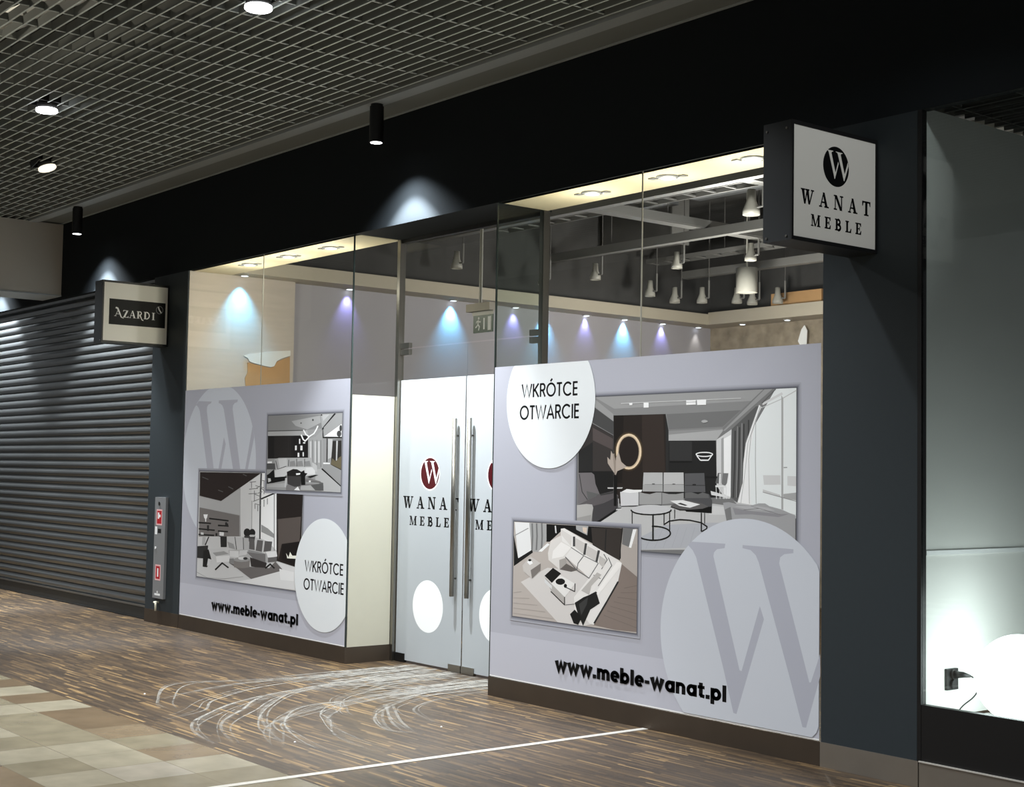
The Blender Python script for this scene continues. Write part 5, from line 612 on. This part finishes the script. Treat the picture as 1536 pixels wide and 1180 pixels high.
MB().tube([(XD+.034, .252, .532), (XD+.075, .262, .535), (XD+.105, .28, .530)], [.020, .015, .006], M_PLUG, 12).build('plug', t, True)
cpts = [(XD+.105, .28, .530), (XD+.135, .29, .512), (XD+.14, .29, .47), (XD+.125, .27, .43), (XD+.09, .23, .385), (XD+.08, .20, .345), (XD+.12, .17, .3285), (XD+.25, .16, .3285), (gx-.068, gy-.03, .333)]
sm = []
for i in range(len(cpts)-1):
    P0, P1, P2, P3 = [Vector(cpts[max(0, min(len(cpts)-1, i+k))]) for k in (-1, 0, 1, 2)]
    for j in range(6): u = j/6; sm.append(.5*((2*P1)+(P2-P0)*u+(2*P0-5*P1+4*P2-P3)*u*u+(3*P1-P0-3*P2+P3)*u**3))
MB().tube(sm+[cpts[-1]], .0035, M_PLUG, 8).build('cord', t, True)
# ------------------------------------------------------------------ pipes above the lattice, dust, scraps
t = thing('ventilation_duct', (.8, -2.88, 4.30), 'pale ribbed pipe above the lattice in the top left corner', 'duct')
MB().tube([(-.6, -3.07, 4.31), (2.2, -2.69, 4.31)], .068, M_WHITE, 18).build('pipe', t, True)
for u in (.2, .5, .8): p0 = Vector((-.6, -3.07, 4.31)).lerp(Vector((2.2, -2.69, 4.31)), u); d = Vector((2.8, .38, 0)).normalized(); MB().tube([p0-d*.02, p0+d*.02], .073, M_RAIL, 18).build('clamp_ring', t)
M_DUST = node_dust(); db = MB(); AM = []
ARCS = [[(.42, .42), (.488, -.404), (.518, -1.213), (.843, -1.877)], [(1.137, .438), (1.527, -.887), (1.89, -1.619), (2.209, -1.882), (2.624, -2.039)], [(1.527, -.887), (1.558, -1.295), (1.952, -1.654), (2.465, -1.842), (2.92, -1.906)],
        [(.75, .3), (1.007, -1.051), (1.485, -1.696), (1.882, -2.015), (2.424, -2.233)], [(.6, .3), (1.035, -1.256), (1.517, -1.924), (1.918, -2.205), (2.368, -2.317)], [(1.5, .35), (1.382, -.113), (1.782, -.798), (2.131, -1.115), (2.519, -1.291), (2.653, -1.209)], [(1.782, -.798), (2.317, -1.096), (2.659, -1.199)],
        [(1.3, .4), (1.556, -.842), (1.791, -1.223), (2.1, -1.428), (2.552, -1.596), (3.067, -1.686)], [(.7, .35), (.882, -.815), (1.431, -1.491), (2.08, -1.837), (2.573, -2.009)], [(.9, .4), (1.292, -.77), (1.76, -1.128), (1.983, -1.207)],
        [(.5, .4), (.60, -.9), (.95, -1.6), (1.3, -1.95), (1.5, -2.2)], [(.55, .4), (.4, -.9), (.3, -1.5), (.9, -1.9), (1.2, -2.0)], [(1.7, .3), (1.75, -.3), (2.0, -.75), (2.5, -.95)]]
def cat(P, n=14):
    out = []
    for i in range(len(P)-1):
        a, b_, c_, d_ = [Vector((*P[max(0, min(len(P)-1, i+k))], 0)) for k in (-1, 0, 1, 2)]
        for j in range(n): u = j/n; v = .5*((2*b_)+(c_-a)*u+(2*a-5*b_+4*c_-d_)*u*u+(3*b_-a-3*c_+d_)*u**3); out.append((v.x, v.y))
    return out+[P[-1]]
zz = .0012
def smear(P, wd, amt):
    global zz
    Q = cat(P); n = len(Q)
    for i, q in enumerate(ribbon(Q, wd)): db.face([(u, v, zz) for u, v in q], M_DUST); AM.append(amt*min(1, .4+i/6, (n-1-i)/(.45*n)+.03))
    zz += .00003
for A in ARCS:
    for k in range(3):
        o_ = random.uniform(-.05, .05); smear([(a+o_+random.uniform(-.02, .02), min(.43, b_+random.uniform(-.05, .05)+o_*.6)) for a, b_ in A], random.choice((.008, .012, .018)), random.uniform(.4, .85))
for A in ARCS[:10]:
    smear(A, .05, .16)
for k in range(90):
    a = random.uniform(.25, 1.6); smear([(a, .43), (a+random.uniform(-.05, .15), -.2), (a+random.uniform(-.1, .35), random.uniform(-.6, -1.0))], random.choice((.008, .015, .03)), random.uniform(.4, .9))
dob = db.build('floor_dust'); tag(dob, 'chalky white dust swirls smeared over the wood floor in front of the doors', 'dust', kind='stuff')
at_ = dob.data.attributes.new('amount', 'FLOAT', 'FACE'); at_.data.foreach_set('value', AM)
for (x, y), l in (((2.56, -1.93), 'white crumb on the wood floor near the tile edge'), ((2.62, -.98), 'white crumb on the wood floor below the right window poster'), ((.56, -1.9), 'white crumb on the wood floor at the outer end of the dust swirls')):
    c = MB(); c.lathe((x, y, 0), [(.0, .0), (.006, .0), (.007, .003), (.004, .006), (.0, .007)], M_PURE, 7); tag(c.build('plaster_crumb'), l, 'crumb')
